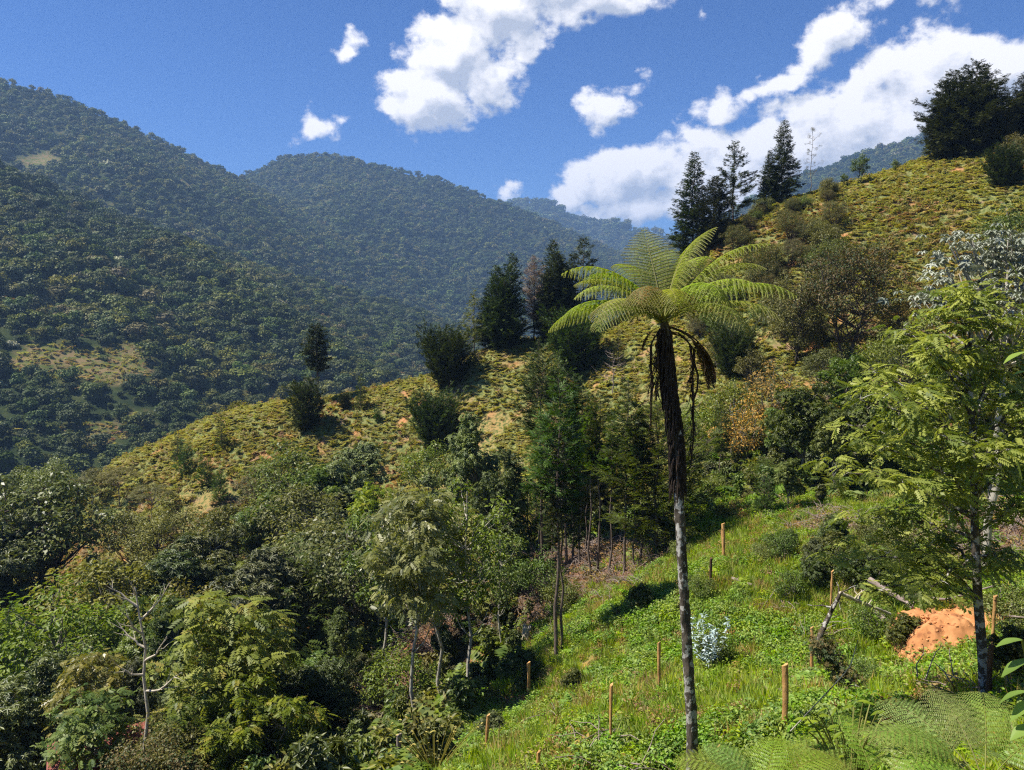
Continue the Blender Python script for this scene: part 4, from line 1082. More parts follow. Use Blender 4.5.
# ------------------------------------------------------------------ fence posts
def post(px, by, hpx, label, wpx=9, lean=0., mat='wood_post', pointed=False, cat='fence post', group='wooden posts standing in the clearing', rot=None):
    g = ground_at(px, by); h = hpx / F * g[1] * 1.12; w = max(.045, wpx / F * g[1]) * .34
    mb = MB(); n = 9; V = []
    sec = rng.uniform(.62, 1.2, 8); tp = rng.uniform(-.3, .15); tw0 = rng.uniform(-.5, .5); lean += rng.normal() * .02; bow = rng.normal() * .02
    for k in range(n):
        q = k / (n - 1); ww = w * (1 + .09 * rng.normal()) * (1 + tp * (1 - q)); tw = tw0 * q
        for a in range(8):
            an = a / 8 * 2 * PI + tw; r_ = ww * sec[a] * (.94 + .12 * rng.random())
            V.append((r_ * math.cos(an) + lean * h * q + bow * math.sin(q * 3.1), r_ * .8 * math.sin(an), -.35 + (h + .35) * q + (0.03 * math.cos(an) if k == n - 1 else 0)))
    V = np.array(V); V[:, :2] += rng.normal(size=(len(V), 2)) * .0025
    i = np.arange(n - 1)[:, None] * 8; j = np.arange(8)[None]; k2 = (j + 1) % 8
    mb.add(V, np.stack([i + j, i + k2, i + 8 + k2, i + 8 + j], -1).reshape(-1, 4), .5)
    topc = V[-8:].mean(0) + [0, 0, w * 1.2 if pointed else .005]; mb.add(np.vstack([V[-8:], topc]), [(a, (a + 1) % 8, 8) for a in range(8)], .5)
    o = link('wooden_post', mb.mesh('wooden_post', M[mat]), loc=tuple(g)); o.rotation_euler = (0, 0, random.uniform(-.5, .5) if rot is None else rot)
    tag(o, label, cat, group); return o
M['post_dark'] = barkmat('post_dark', (.05, .03, .02), (.12, .07, .04), 6)
for a in [(782, 740, 72, 'tall orange wooden post nearest the camera, right of the tree fern trunk', 9, -.02), (612, 752, 66, 'wooden post with a burnt dark spot left of the tree fern trunk', 7, -.03),
    (660, 696, 52, 'slim wooden post just left of the tree fern trunk', 6, -.06), (810, 681, 52, 'wooden post half in shade left of the bent mossy trunk', 6, 0), (528, 702, 38, 'dark shaded wooden post next to the broad leaved bush', 5, 0),
    (486, 757, 42, 'short thick wooden post at bottom centre', 7, 0), (725, 562, 36, 'farthest wooden post at the top edge of the clearing', 6, -.08), (831, 612, 38, 'thin pale post at the left side of the orange soil', 4, 0)]:
    post(*a)
post(710, 590, 30, 'short blackened post near the far edge of the clearing', 5, 0, 'post_dark')
post(718, 772, 26, 'stub of a post right of the tree fern trunk base', 6, 0)
post(539, 777, 24, 'short pointed post top at the bottom edge', 6, 0, pointed=True)
post(399, 775, 40, 'broken weathered post among yellow leaves at the bottom left of centre', 9, 0, 'rotten')
post(993, 672, 72, 'tall thin post right behind the light leaved tree trunk', 6, 0)
post(988, 708, 60, 'thick dark post touching the light leaved tree trunk', 9, -.04, 'post_dark')

# ------------------------------------------------------------------ stump, logs, fallen trees
def stump():
    g = ground_at(527, 640); mb = MB(); n = 14; an = np.arange(n) / n * 2 * PI
    V = []
    for q, r_, z in [(0, .32, -.2), (1, .24, .1), (2, .2, .4), (3, .19, .55)]:
        for a in an: V.append((r_ * math.cos(a) * (1 + .12 * math.sin(5 * a)), r_ * math.sin(a) * (1 + .1 * math.cos(4 * a)), z + (.09 * math.sin(3 * a + 1) + .05 * rng.random() if q == 3 else 0)))
    V = np.array(V); i = np.arange(3)[:, None] * n; j = np.arange(n)[None]; k = (j + 1) % n
    mb.add(V, np.stack([i + j, i + k, i + n + k, i + n + j], -1).reshape(-1, 4), .5)
    mb.add(np.vstack([V[-n:], [[0, 0, .5]]]), [(a, (a + 1) % n, n) for a in range(n)], .5)
    tag(link('tree_stump', mb.mesh('tree_stump', M['bark_bleached'], False), loc=tuple(g)), 'pale weathered tree stump at the foot of the bush left of the nearest pole', 'tree stump')
stump()
def woody(name, pts, r0, r1, mat, label, cat, sides=8, twigs=0, tl=.4, branches=()):
    """fallen wood: pts are (px, py, height above ground)"""
    W_ = []
    for px, py, up in pts:
        if isinstance(up, tuple): W_.append(P(px, py, up[0]))
        else:
            g = ground_at(px, py); W_.append(g + [0, 0, up])
    W_ = np.array(W_); o_ = W_[0].copy(); q = smoothp(W_ - o_, 6 * len(W_)); q[1:-1] = (q[:-2] + q[1:-1] + q[2:]) / 3
    mb = MB(); r = np.linspace(r0, r1, len(q)) * (1 + .2 * (rng.random(len(q)) - .5)); v, f = tube(q, r, sides); mb.add(v + rng.normal(size=v.shape) * r0 * .05, f)
    for e, r_ in ((q[0], r[0]), (q[-1], r[-1])): pass
    n = len(q); s = sides
    mb.add(np.vstack([v[:s], q[0]]), [((a + 1) % s, a, s) for a in range(s)], .5); mb.add(np.vstack([v[-s:], q[-1]]), [(a, (a + 1) % s, s) for a in range(s)], .5)
    for k in range(twigs):
        i = rng.integers(n // 4, n); e = q[i] + nz(runit(1)[0] + [0, 0, .5]) * tl * rng.uniform(.4, 1); v, f = tube(curve(q[i], e, (0, 0, .04), 5, .015), np.linspace(r1 * .7, r1 * .15, 5), 4); mb.add(v, f)
    o = link(name, mb.mesh(name, M[mat], True), loc=tuple(o_)); tag(o, label, cat); return o, q, o_
woody('log', [(560, 617, .08), (582, 606, .08)], .09, .05, 'bark_bleached', 'small pale log lying in the grass right of the nearest pole', 'log')
woody('log', [(732, 472 + 110, .1), (752, 590, .1)], .06, .05, 'rotten', 'grey stick lying at the upper edge of the clearing', 'log')
woody('log', [(868, 606, .8), (905, 618, .45), (912, 622, .4)], .09, .05, 'rotten', 'weathered grey log lying above the shaded hollow left of the orange soil', 'log', twigs=4, tl=.3)
woody('log', [(875, 622, .3), (890, 633, .22)], .1, .08, 'rotten', 'short broken reddish log just below the longer grey one', 'log')
woody('log', [(935, 686, .12), (960, 680, .15)], .13, .08, 'rotten', 'grey rotten log at the lower edge of the orange soil', 'log')
woody('log', [(884, 682, .12), (898, 680, .1)], .09, .07, 'rotten', 'brown rotten log in the shade left of the rotten grey one', 'log')
woody('log', [(905, 604, .3), (945, 612, .3), (992, 600, .4)], .045, .025, 'rotten', 'thin dry branch lying across the top of the orange soil', 'branch')
woody('log', [(952, 627, .12), (978, 637, .1)], .035, .025, 'bark_bleached', 'thin pale stick lying on the orange soil', 'branch')
_, q, o_ = woody('fallen_tree', [(872, 706, 0), (852, 684, (15.2,)), (828, 655, (15.4,)), (818, 640, (15.5,)), (828, 618, (15.6,)), (840, 594, (15.7,))], .085, .035, 'bark_lichen', 'bent mossy tree trunk leaning up left out of the hollow', 'fallen tree', twigs=10, tl=.5)
woody('branch', [(840, 593, (15.7,)), (858, 601, (15.8,)), (870, 606, (15.9,)), (890, 614, (16.2,))], .04, .03, 'bark_bleached', 'bleached branch running right from the top of the bent mossy trunk', 'branch', twigs=5, tl=.35)
mbm = MB(); cc = o_ + q[6:22] ; clump(mbm, cc - o_, np.full(len(cc), .32), 60, ROS, .07, .7)
mm = link('moss_leaves', mbm.mesh('moss_leaves', L['brown'])); mm.parent = _; 
woody('log', [(1000, 640, .6), (1030, 618, (17.0,))], .03, .015, 'rotten', 'thin grey branch sticking out by the trunk at the right edge', 'branch')
woody('log', [(790, 750, .3), (850, 668, (12.5,)), (858, 640, (12.6,))], .012, .006, 'bark_pale', 'thin straight brown stem rising through the ferns at the lower right', 'stem')

# ------------------------------------------------------------------ shed with a rusty roof
def shed():
    c = P(100, 757, 24); t = bpy.data.objects.new('shed', None); C.objects.link(t); z0 = tz(c[0], 24); hh = max(2.0, c[2] - z0)
    t.location = (c[0], 24, z0); t.rotation_euler = (0, 0, R(28)); tag(t, 'small shed with a rusty red corrugated roof hidden in the bushes at the bottom left', 'shed')
    mb = MB(); 
    def box(a, b):
        v = [(x, y, z) for z in (a[2], b[2]) for y in (a[1], b[1]) for x in (a[0], b[0])]
        mb.add(v, [(0, 2, 3, 1), (4, 5, 7, 6), (0, 1, 5, 4), (2, 6, 7, 3), (0, 4, 6, 2), (1, 3, 7, 5)], .5)
    box((-1.1, -.9, -.5), (1.1, .9, hh - .35)); link('wall', mb.mesh('wall', M['rotten']), t)
    mb = MB(); n = 61; xs = np.linspace(-1.5, 1.5, n); zz = .025 * np.sin(xs * 2 * PI / .15); V = []
    for y, z in ((-1.3, hh - .55), (1.2, hh + .25)): V += [(x, y, z + q) for x, q in zip(xs, zz)]
    V = np.array(V); Vb = V - [0, 0, .012]; i = np.arange(n - 1)
    mb.add(V, np.stack([i, i + 1, i + n + 1, i + n], -1), .5); mb.add(Vb, np.stack([i, i + n, i + n + 1, i + 1], -1), .5)
    m = barkmat('rusty_metal', (.2, .055, .04), (.34, .12, .09), 3, .6, lich=(.42, .36, .32), ls=1.2, thr=.6); link('roof', mb.mesh('roof', m), t)
shed()

# ------------------------------------------------------------------ silvery blue young shrub in the clearing
def blue_shrub(px, by, hpx, label):
    g = ground_at(px, by); h = hpx / F * g[1]; wd, lf = MB(), MB()
    t = bpy.data.objects.new('silvery_shrub', None); C.objects.link(t); t.location = g; tag(t, label, 'shrub')
    for k in range(9):
        a = k * 2.4; e = np.array([math.cos(a) * h * .3 * rng.uniform(.3, 1), math.sin(a) * h * .3 * rng.uniform(.3, 1), h * rng.uniform(.65, 1)])
        cv = curve((0, 0, -.05), e, (e[0] * .3, e[1] * .3, 0), 12); v, f = tube(cv, np.linspace(.012, .004, 12), 4); wd.add(v, f)
        for j in range(3, 12):
            n = 8; dr = runit(n) * [1, 1, .25]; stamp(lf, t_rhomb(.3, .1), np.repeat(cv[j][None], n, 0) + rng.normal(size=(n, 3)) * .02, dr, nz(rng.normal(size=(n, 3)) * .3 + [0, 0, 1]), .17 * rng.uniform(.6, 1.1, n) * (1 - .3 * j / 12))
    link('stems', wd.mesh('stems', M['bark_pale']), t); link('leaves', lf.mesh('leaves', L['euc']), t)
blue_shrub(708, 672, 62, 'silvery blue young shrub in the grass right of the tree fern trunk')

BANK = []
def soil_bank():
    g = ground_at(955, 658); n, m = 60, 60; V = []
    for j in range(m):
        for i in range(n):
            u = i / (n - 1) * 2 - 1; w_ = j / (m - 1); x = g[0] + u * .98 * (1 + .1 * math.sin(5 * w_)); y = g[1] - .2 + w_ * 2.4
            prof = sstep(0, .5, w_) * (1 - sstep(.85, 1, w_)) * (1 - abs(u) ** 3.5)
            V.append((x, y, tz(x, y) - .06 + prof * (.95 + .6 * (float(fbm(np.array(x * 1.7), np.array(y * 1.7), 5)) - .5)) * .95 + (float(vnoise(np.array(x * 9), np.array(y * 9), 2)) - .5) * .1))
    V = np.array(V); BANK.append(V); i = np.arange(m - 1)[:, None] * n; j = np.arange(n - 1)[None]; mb = MB(); mb.add(V, np.stack([i + j, i + j + 1, i + n + j + 1, i + n + j], -1).reshape(-1, 4), .5)
    tag(link('soil_bank', mb.mesh('soil_bank', barkmat('bank_clay', (.36, .15, .055), (.56, .27, .11), 4, .95, lich=(.3, .12, .05), ls=5, thr=.57), True)), 'bare orange soil bank', kind='structure')
soil_bank()
# ------------------------------------------------------------------ ground cover (uncountable)
def tuft_grass(n, h, mat, w=.02, spread=.12):
    mb = MB()
    for k in range(n):
        a = rng.uniform(0, 2 * PI); r_ = spread * math.sqrt(rng.random()); p = np.array([r_ * math.cos(a), r_ * math.sin(a), 0]); hh = h * rng.uniform(.5, 1.1)
        d = np.array([math.cos(a), math.sin(a), 0]) * rng.uniform(.1, .6) * hh; s = np.array([-math.sin(a + rng.normal()), math.cos(a), 0]) * w
        m_ = p + d * .35 + [0, 0, hh * .6]; e = p + d + [0, 0, hh]
        mb.add([p - s, p + s, m_ + s * .8, m_ - s * .8, e], [(0, 1, 2, 3)], rng.random()); mb.f.append(np.array([(3, 2, 4)]) + mb.n - 5); mb.a.append(np.array([rng.random()])); mb.m.append(np.array([0]))
    return mb.mesh('tuft', mat)
def weed(n, h, mat, leaf=.09, tmpl=None):
    mb = MB(); c = []
    for k in range(n):
        a = k * 2.4; r_ = .16 * math.sqrt(k / n); c.append((r_ * math.cos(a), r_ * math.sin(a), h * rng.uniform(.3, 1)))
    clump(mb, np.array(c), np.full(n, .09), 7, tmpl or FO, leaf, 1, .9, .4, .1); return mb.mesh('weed', mat)
def bracken(nf, L_, mat, npin=9, th=.75):
    mb = MB()
    for k in range(nf):
        a = k / nf * 2 * PI + rng.normal() * .3; s = np.linspace(0, 1, npin); t_ = th * rng.uniform(.7, 1.3) - 1.3 * s
        r_ = np.cumsum(np.cos(t_)) / npin * L_; z = np.cumsum(np.sin(t_)) / npin * L_; d = np.array([math.cos(a), math.sin(a), 0]); lat = np.array([-math.sin(a), math.cos(a), 0])
        pos = d * r_[:, None] + np.array([0, 0, 1]) * z[:, None]
        for sg in (-1, 1):
            stamp(mb, t_rhomb(.42, .2), pos, np.tile(lat * sg + d * .35, (npin, 1)) - np.array([0, 0, .12]), np.tile([0, 0, 1.], (npin, 1)) + rng.normal(size=(npin, 3)) * .2, L_ * .42 * np.sin(PI * (.15 + .8 * s)))
    return mb.mesh('bracken', mat)
def region(x0, x1, y0, y1, sp_, fn):
    X, Y = np.meshgrid(np.arange(x0, x1, sp_), np.arange(y0, y1, sp_)); X = (X + rng.uniform(-.6, .6, X.shape) * sp_).ravel(); Y = (Y + rng.uniform(-.6, .6, Y.shape) * sp_).ravel()
    px, py = proj(X, Y, Y * 0); k = (px > -50) & (px < 1074); X, Y = X[k], Y[k]; Z = terrain(X, Y); px, py = proj(X, Y, Z)
    k = (px > -30) & (px < 1054) & (py < 830) & (rng.random(len(X)) < fn(X, Y)); return X[k], Y[k], Z[k]
# grassy ridge: bracken tufts on thin soil
cg = protos([('b0', bracken(7, .55, L['brack'])), ('b1', bracken(6, .5, L['brack'])), ('b2', bracken(8, .45, L['brack'], 7, 1.0)), ('b3', weed(10, .4, L['brack'], .2)), ('b4', bracken(6, .5, L['brackd'])), ('b5', tuft_grass(36, .35, L['brack'], .035, .25))], 'slope_cover')
hillf = lambda x, y: m_hill(x, y) * (1 - .85 * blob(x, y, PATCH)) * np.clip(.65 + 1.8 * (fbm(x / 2.2, y / 2.2, 61) - .35), .45, 1)
X, Y, Z = region(-75, 72, 42, 104, .35, hillf)
n = fbm(X / 6, Y / 6, 44, 3) + rng.normal(size=len(X)) * .1
idx = np.select([n < .31, n < .41, n < .5, n < .58], [4, 5, 1, 0], 2); idx = np.where(rng.random(len(X)) < .12, 3, idx)
scatter('bracken', 'low bracken and dry grass covering the sunny ridge', np.stack([X, Y, Z - .03], -1), rng.uniform(.45, 1.2, len(X)) * (.75 + .7 * fbm(X / 8, Y / 8, 3)), idx, cg, .25)
print('bracken', len(X))
# clearing: lush grass and weeds
cl = protos([('g0', tuft_grass(34, .26, L['grass'], .012, .16)), ('g1', tuft_grass(28, .34, L['grass'], .014, .18)), ('g2', weed(12, .22, L['weed'], .07)), ('g3', weed(14, .3, L['weed'], .08)), ('g4', bracken(7, .5, L['weed'])), ('g5', weed(10, .3, L['grass'], .07, RH)), ('g6', tuft_grass(26, .36, L['straw'], .01, .18)), ('g7', weed(9, .25, L['brackd'], .06))], 'lawn_cover')
clr = lambda x, y: m_lawn(x, y) * (1 - .97 * m_clay(x, y)) * (1 - .8 * m_litter(x, y))
X, Y, Z = region(-5, 30, 8, 42, .17, clr)
n = fbm(X / 1.8, Y / 1.8, 71, 3) + rng.normal(size=len(X)) * .07
idx = np.select([n < .38, n < .45, n < .5, n < .57, n < .6], [3, 2, 1, 0, 5], 0); idx = np.where(rng.random(len(X)) < .018, 4, idx); n2 = fbm(X / 1.1, Y / 1.1, 91, 3); idx = np.where((n2 > .64) & (rng.random(len(X)) < .5), 6, idx); idx = np.where((n2 < .36) & (rng.random(len(X)) < .4), 7, idx)
scatter('grass', 'lush bright green grass and weeds of the clearing', np.stack([X, Y, Z - .02], -1), rng.uniform(.6, 1.35, len(X)), idx, cl, .2)
print('grass', len(X))
# wood floor and gully: leafy undergrowth, brown slash
cu = protos([('u0', weed(26, .9, L['mid'], .15)), ('u1', weed(26, .9, L['dark'], .16, ROSF)), ('u2', bracken(8, .9, L['mid'])), ('u3', weed(22, .8, L['olive'], .15)), ('u4', bracken(8, .8, L['bright']))], 'undergrowth_cover')
und = lambda x, y: (1 - m_lawn(x, y)) * (1 - m_hill(x, y)) * (1 - m_clay(x, y)) * (1 - .9 * m_litter(x, y)) * .9
X, Y, Z = region(-62, 30, 9, 64, .75, und)
scatter('undergrowth', 'shaded leafy undergrowth on the floor of the wood', np.stack([X, Y, Z], -1), rng.uniform(.7, 1.8, len(X)), rng.integers(0, 5, len(X)), cu, .2)
print('under', len(X))
def slash(n):
    mb = MB()
    for k in range(n):
        a = rng.uniform(0, 2 * PI); p = rng.normal(size=3) * [.35, .35, .05] + [0, 0, .1]; e = p + np.array([math.cos(a), math.sin(a), rng.normal() * .25]) * rng.uniform(.25, .8)
        v, f = tube(curve(p, e, (0, 0, .05), 4, .02), np.linspace(.014, .005, 4), 3); mb.add(v, f)
    clump(mb, rng.normal(size=(12, 3)) * [.3, .3, .05] + [0, 0, .08], np.full(12, .15), 8, RH, .1, .6, mi=1); return mb.mesh('slash', [M['rotten'], L['brackd']])
M['slash'] = barkmat('slash_twigs', (.11, .07, .05), (.25, .17, .13), 6)
c3 = protos([('s0', slash(16)), ('s1', slash(22))], 'slash_cover')
X, Y, Z = region(-14, 30, 14, 48, .55, lambda x, y: m_litter(x, y) * (1 - m_clay(x, y)) * .9)
scatter('cut_branches', 'brown dry cut branches and litter lying on the bare slope', np.stack([X, Y, Z], -1), rng.uniform(.6, 1.3, len(X)), rng.integers(0, 2, len(X)), c3, .3)
# small clods on bare soil
def clod():
    mb = MB(); bmv = []
    u = runit(40)
    import bmesh
    b = bmesh.new(); bmesh.ops.create_icosphere(b, subdivisions=2, radius=.06)
    v = np.array([q.co[:] for q in b.verts]); f = np.array([[q.index for q in t.verts] for t in b.faces]); b.free()
    v *= 1 + .35 * (rng.random((len(v), 1)) - .5); v[:, 2] *= .6; mb.add(v, f, .5); return mb.mesh('clod', M['clay'])
M['clay'] = barkmat('clay_clod', (.5, .2, .07), (.66, .32, .14), 5)
c4 = protos([('c0', clod()), ('c1', clod())], 'clods')
X, Y, Z = region(-8, 26, 10, 42, .16, lambda x, y: m_clay(x, y) * .35)
bk = BANK[0][rng.integers(0, len(BANK[0]), 420)] + rng.normal(size=(420, 3)) * [.03, .03, 0]; CP = np.vstack([np.stack([X, Y, Z], -1), bk])
scatter('clods', 'orange clods on the bare soil', CP, .15 + .9 * rng.random(len(CP)) ** 3, rng.integers(0, 2, len(CP)), c4, .5)
print('clods', len(X))
X, Y = np.meshgrid(np.arange(-420, 100, 2.2), np.arange(200, 700, 2.2)); X = (X + rng.uniform(-1, 1, X.shape)).ravel(); Y = (Y + rng.uniform(-1, 1, Y.shape)).ravel()
k = (m_bare(X, Y) > .25) & (rng.random(len(X)) < .9); X, Y = X[k], Y[k]; Z = NM.z(X, Y)
scatter('meadow_cover', 'grass and low scrub of the bare clearing on the near mountain', np.stack([X, Y, Z], -1), rng.uniform(1.4, 4.2, len(X)), rng.integers(0, 6, len(X)), cg, .2)
# ------------------------------------------------------------------ foreground plants
def fern_plant(px, py, Y, n, L_, label, azs, mat='near', wmax=.24, base_drop=.2, npin=24):
    b = P(px, py, Y); g = np.array([b[0], Y, min(b[2] - .05, max(tz(b[0], Y), b[2] - base_drop))])
    t = bpy.data.objects.new('fern', None); C.objects.link(t); t.location = g; tag(t, label, 'fern')
    for k, (az_, th, s) in enumerate(azs):
        me = frond_mesh([L[mat], M['rachis']], L_=L_, th0=th, kappa=1.25, npin=14, wmax=wmax * 1.1, nul=17, ulen=.036, pw=.5, sag=.25, rach=.006, bare_=.28, twist=k)
        o = link('frond', me, t); o.rotation_euler = (rng.normal() * .1, 0, R(az_)); o.scale = (s * .9, s * .9, s * .9)
fern_plant(985, 775, 4.6, 6, .95, 'large fern spreading over the bottom right corner', [(170, .9, 1), (150, .7, 1), (195, .8, .9), (120, .8, 1), (215, .7, .9), (60, .9, 1), (20, .8, .9), (90, 1.0, .9)])
fern_plant(765, 782, 4.8, 5, .75, 'fern with comb like leaves at the bottom edge right of the tree fern trunk', [(165, .85, 1), (190, .8, .9), (20, .8, 1), (60, 1.0, .8), (140, 1.0, .8)])
fern_plant(880, 785, 5.2, 5, .85, 'fern at the bottom edge between the two other ferns', [(150, .9, 1), (35, .9, 1), (100, 1.1, .9), (185, .8, .9), (0, .8, .9)])
fern_plant(552, 790, 4.6, 4, .8, 'pale fern reaching left along the bottom edge below the short pointed post', [(172, .62, 1), (150, .8, .8), (200, .6, .8)])
fern_plant(1030, 700, 7.5, 5, 1.4, 'fern between the thick dark post and the right edge', [(180, 1.2, 1), (150, 1.2, 1), (210, 1.1, 1), (120, 1.3, .8)], base_drop=3)
def big_leaf_plant(px, py, Y, label, specs, mat='near', lw=.5):
    b = P(px, py, Y); t = bpy.data.objects.new('broad_leaved_plant', None); C.objects.link(t); z0 = tz(b[0], Y); t.location = (b[0], Y, z0); tag(t, label, 'plant')
    wd = MB(); lm = MB(); o_ = np.array([b[0], Y, z0])
    for qx, qy, dY, s, dx_, dz_ in specs:
        e = P(qx, qy, Y + dY) - o_; v, f = tube(curve((0, 0, -.05), e, (0, 0, .1), 7), np.linspace(.012, .005, 7), 5); wd.add(v, f)
        # lobed leaf: grid surface curved along its length
        n = 9; s_ = np.linspace(0, 1, n); wv = lw * s * np.sin(PI * (s_ * .93 + .05)) ** .8 * (1 + .08 * np.cos(s_ * 40)); V = []
        d = nz(np.array([dx_, rng.normal() * .3, dz_])); y_ = nz(np.cross([0, 0, 1], d)); nn = np.cross(d, y_)
        for a, w_ in zip(s_, wv):
            for q in (-.5, -.25, 0, .25, .5): V.append(e + d * a * s + y_ * q * w_ + nn * (abs(q) * .25 * w_ - .3 * s * a * a))
        V = np.array(V); i = np.arange(n - 1)[:, None] * 5; j = np.arange(4)[None]; lm.add(V, np.stack([i + j, i + j + 1, i + 5 + j + 1, i + 5 + j], -1).reshape(-1, 4), rng.random())
    link('stems', wd.mesh('stems', M['rachis']), t); link('leaves', lm.mesh('leaves', L[mat], True), t)
big_leaf_plant(1050, 760, 3.2, 'plant with large bluish green leaves at the bottom right edge', [(1022, 640, 0, .1, -.7, -.1), (1030, 660, 0, .13, -.7, -.3), (1026, 692, -.1, .12, -.7, -.4), (1034, 640, .1, .1, .2, .1), (1040, 700, -.1, .14, -.6, -.3), (1036, 725, -.1, .12, -.8, -.2)])
big_leaf_plant(1060, 420, 4.5, 'large pale green leaf hanging in at the right edge', [(1028, 352, 0, .14, -.8, -.15), (1032, 372, 0, .1, -.8, .1), (1050, 480, .2, .12, -1, -.1)])
big_leaf_plant(850, 800, 5.6, 'leafy weed with broad pointed leaves above the ferns at the bottom right', [(845 + random.uniform(-45, 45), 700 + random.uniform(0, 60), random.uniform(-.3, .3), random.uniform(.07, .13), random.choice([-1, 1]), random.uniform(-.5, .3)) for _ in range(34)], lw=.4)
big_leaf_plant(930, 800, 6.0, 'leafy weed with broad pointed leaves left of the big corner fern', [(930 + random.uniform(-45, 45), 705 + random.uniform(0, 60), random.uniform(-.3, .3), random.uniform(.07, .13), random.choice([-1, 1]), random.uniform(-.5, .3)) for _ in range(32)], lw=.4)
M['l_yel'] = leafmat('leaf_yellow_weed', (.36, .34, .07), (.5, .46, .12), .4, .5); L['l_yel'] = M['l_yel']
big_leaf_plant(435, 782, float(ground_at(435, 778)[1]), 'low weed with yellow leaves at the bottom edge left of centre', [(430 + random.uniform(-45, 55), 735 + random.uniform(-20, 35), random.uniform(-.5, .5), random.uniform(.06, .11), random.choice([-1, 1]), random.uniform(-.5, .3)) for _ in range(70)], mat='l_yel', lw=.6)
DENOISE = False
# ------------------------------------------------------------------ sky, sun, haze
SUN = np.array([-.52, -.02, .80]); SUN /= np.linalg.norm(SUN)
el = math.asin(SUN[2]); az = math.atan2(SUN[0], SUN[1])
sd = bpy.data.lights.new('sun', 'SUN'); sd.energy = 5.0; sd.angle = R(.5); sd.color = (1, .94, .84)
so = bpy.data.objects.new('sun', sd); C.objects.link(so); so.rotation_euler = Vector(SUN).to_track_quat('Z', 'Y').to_euler()
world = bpy.data.worlds.new('World'); sc.world = world; world.use_nodes = True
nt = world.node_tree; nt.nodes.clear()
wo = nt.nodes.new('ShaderNodeOutputWorld'); bg = nt.nodes.new('ShaderNodeBackground')
sky = nt.nodes.new('ShaderNodeTexSky'); sky.sky_type = 'NISHITA'; sky.sun_disc = False
sky.sun_elevation = el; sky.sun_rotation = az % (2 * PI); sky.altitude = 2200; sky.air_density = 1.0; sky.dust_density = .3; sky.ozone_density = 2.5
tc = nt.nodes.new('ShaderNodeTexCoord')
sx = nt.nodes.new('ShaderNodeSeparateXYZ'); nt.links.new(tc.outputs['Generated'], sx.inputs[0])
dx, dy, dz = (S(nt, sx.outputs[i]) for i in range(3))
azn = dx._m('ARCTAN2', dy); eln = dz._m('ARCSINE')
def ang(px, py):
    d = nz(P(px, py, 1.0)); return math.atan2(d[0], d[1]), math.asin(d[2])
CL = [(560,-32,140,46,0),(495,12,66,46,0),(455,60,52,48,-20),(430,100,55,32,-10),(395,122,20,10,0),(478,78,45,32,0),(600,-5,80,24,0),
 (316,128,34,19,-20),(342,114,20,13,0),(350,53,18,11,-30),(602,106,32,18,0),(634,92,17,12,0),(815,46,38,24,-35),(838,28,30,17,-20),(790,66,22,15,0),
 (772,88,48,14,-18),(716,106,36,14,-8),(915,0,40,9,0),(705,6,9,12,0),(510,190,18,12,0),(1000,78,60,44,0),
 (575,198,26,15,0),(612,182,44,34,-10),(650,172,40,30,0),(640,205,70,22,-8),(700,188,60,48,-10),(770,150,50,40,-20),(805,152,70,48,-25),(856,122,60,44,-20),(885,138,90,62,-25),
 (930,84,60,46,-20),(985,78,60,44,-10),(1040,108,90,62,0),(760,190,90,50,-10),(752,146,30,20,-20),(806,116,36,22,-20),(856,86,40,22,-20)]
def density(ax, ey):
    best = None
    for px, py, rx, ry, ro in CL:
        ca, ce = ang(px, py); c, s = math.cos(R(-ro)), math.sin(R(-ro))
        u = ax - ca; v = ey - ce
        p = (u * c + v * s) * (F / rx); q = (v * c - u * s) * (F / ry)
        d = (p * p + q * q)._m('SQRT')
        d = (d * -1 + 1) * min(1.0, (rx * ry) ** .5 / 42)
        best = d if best is None else best.mx(d)
    return best
def vecc(x, y, z):
    n = nt.nodes.new('ShaderNodeCombineXYZ')
    for i, q in enumerate((x, y, z)):
        if isinstance(q, S): nt.links.new(q.o, n.inputs[i])
        else: n.inputs[i].default_value = q
    return n.outputs[0]
def cl_fbm(ax, ey, scale, det=7, rough=.6, z=0.0):
    return tex(nt, scale, det, vecc(ax, ey * 1.25, z), rough)
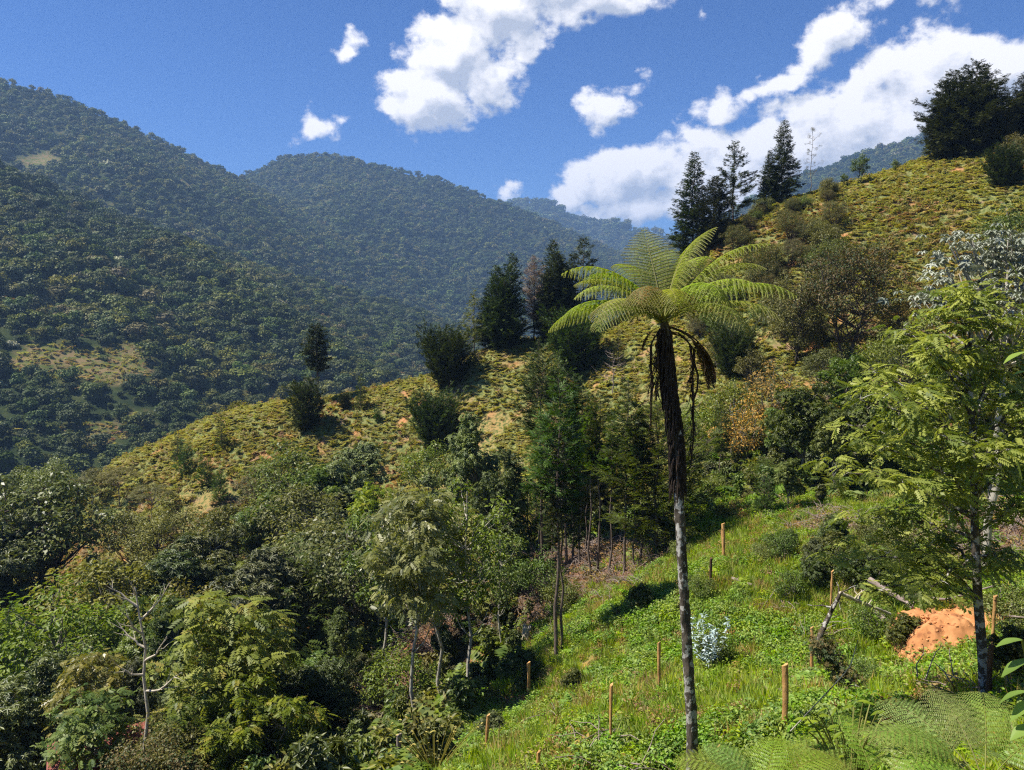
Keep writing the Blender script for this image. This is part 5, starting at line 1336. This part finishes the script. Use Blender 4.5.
def field(ax, ey):
    w1 = (cl_fbm(ax, ey, 16, 3, .5, 3.1) - .5) * .06; w2 = (cl_fbm(ax, ey, 16, 3, .5, 7.7) - .5) * .06
    base = density(ax + w1, ey + w2)
    return base * .95 + (cl_fbm(ax, ey, 22, 8, .62) - .5) * 1.5 + (cl_fbm(ax, ey, 7, 4, .55, 2.0) - .5) * .9
D0 = field(azn, eln); D1 = field(azn - .012, eln + .02)
alpha = D0.smooth(.0, .34)
lit = ((D0 - D1) * 1.7 + .6 - D0.smooth(.4, 1.4) * .28)  # cloud light and shade painted into the sky colour from sunward density difference
lit = lit.mx(0).mn(1)
ccol = mixc(nt, lit, (6.4, 7.0, 8.4), (14.6, 14.2, 14.3))
skyc = mixc(nt, 1.0, sky.outputs[0], (.5, .9, 1.5), 'MULTIPLY')
infront = dy.smooth(.05, .3)
cov = alpha * infront * eln.smooth(-.02, .05)
nt.links.new(mixc(nt, cov, skyc, ccol), bg.inputs[0]); bg.inputs[1].default_value = .05
nt.links.new(bg.outputs[0], wo.inputs[0])

hm, hnt, hout = newmat('haze_air')
pv = hnt.nodes.new('ShaderNodeVolumePrincipled'); pv.inputs['Density'].default_value = 2.0e-4
pv.inputs['Color'].default_value = (.36, .6, 1, 1); pv.inputs['Anisotropy'].default_value = .1
hnt.links.new(pv.outputs[0], hout.inputs['Volume'])
mb = MB(); bx = np.array([(x, y, z) for z in (-112, 500) for y in (-7300, 7500) for x in (-7300, 7300)], float)
mb.add(bx, [(0, 2, 3, 1), (4, 5, 7, 6), (0, 1, 5, 4), (2, 6, 7, 3), (0, 4, 6, 2), (1, 3, 7, 5)], .5)
tag(link('haze', mb.mesh('haze', hm)), 'pale blue air between the camera and the far mountains', kind='stuff')

v = sc.view_settings; v.view_transform = 'Standard'; v.look = 'None'; v.exposure = .82; v.gamma = 1; v.use_curve_mapping = False
cy = sc.cycles; cy.max_bounces = 6; cy.diffuse_bounces = 2; cy.use_adaptive_sampling = True; cy.adaptive_threshold = .015; cy.glossy_bounces = 2; cy.transmission_bounces = 4; cy.volume_bounces = 0; cy.transparent_max_bounces = 8
sc.cycles.pixel_filter_type = 'BLACKMAN_HARRIS'; sc.cycles.filter_width = 1.2; cy.use_denoising = DENOISE; cy.caustics_reflective = False; cy.caustics_refractive = False
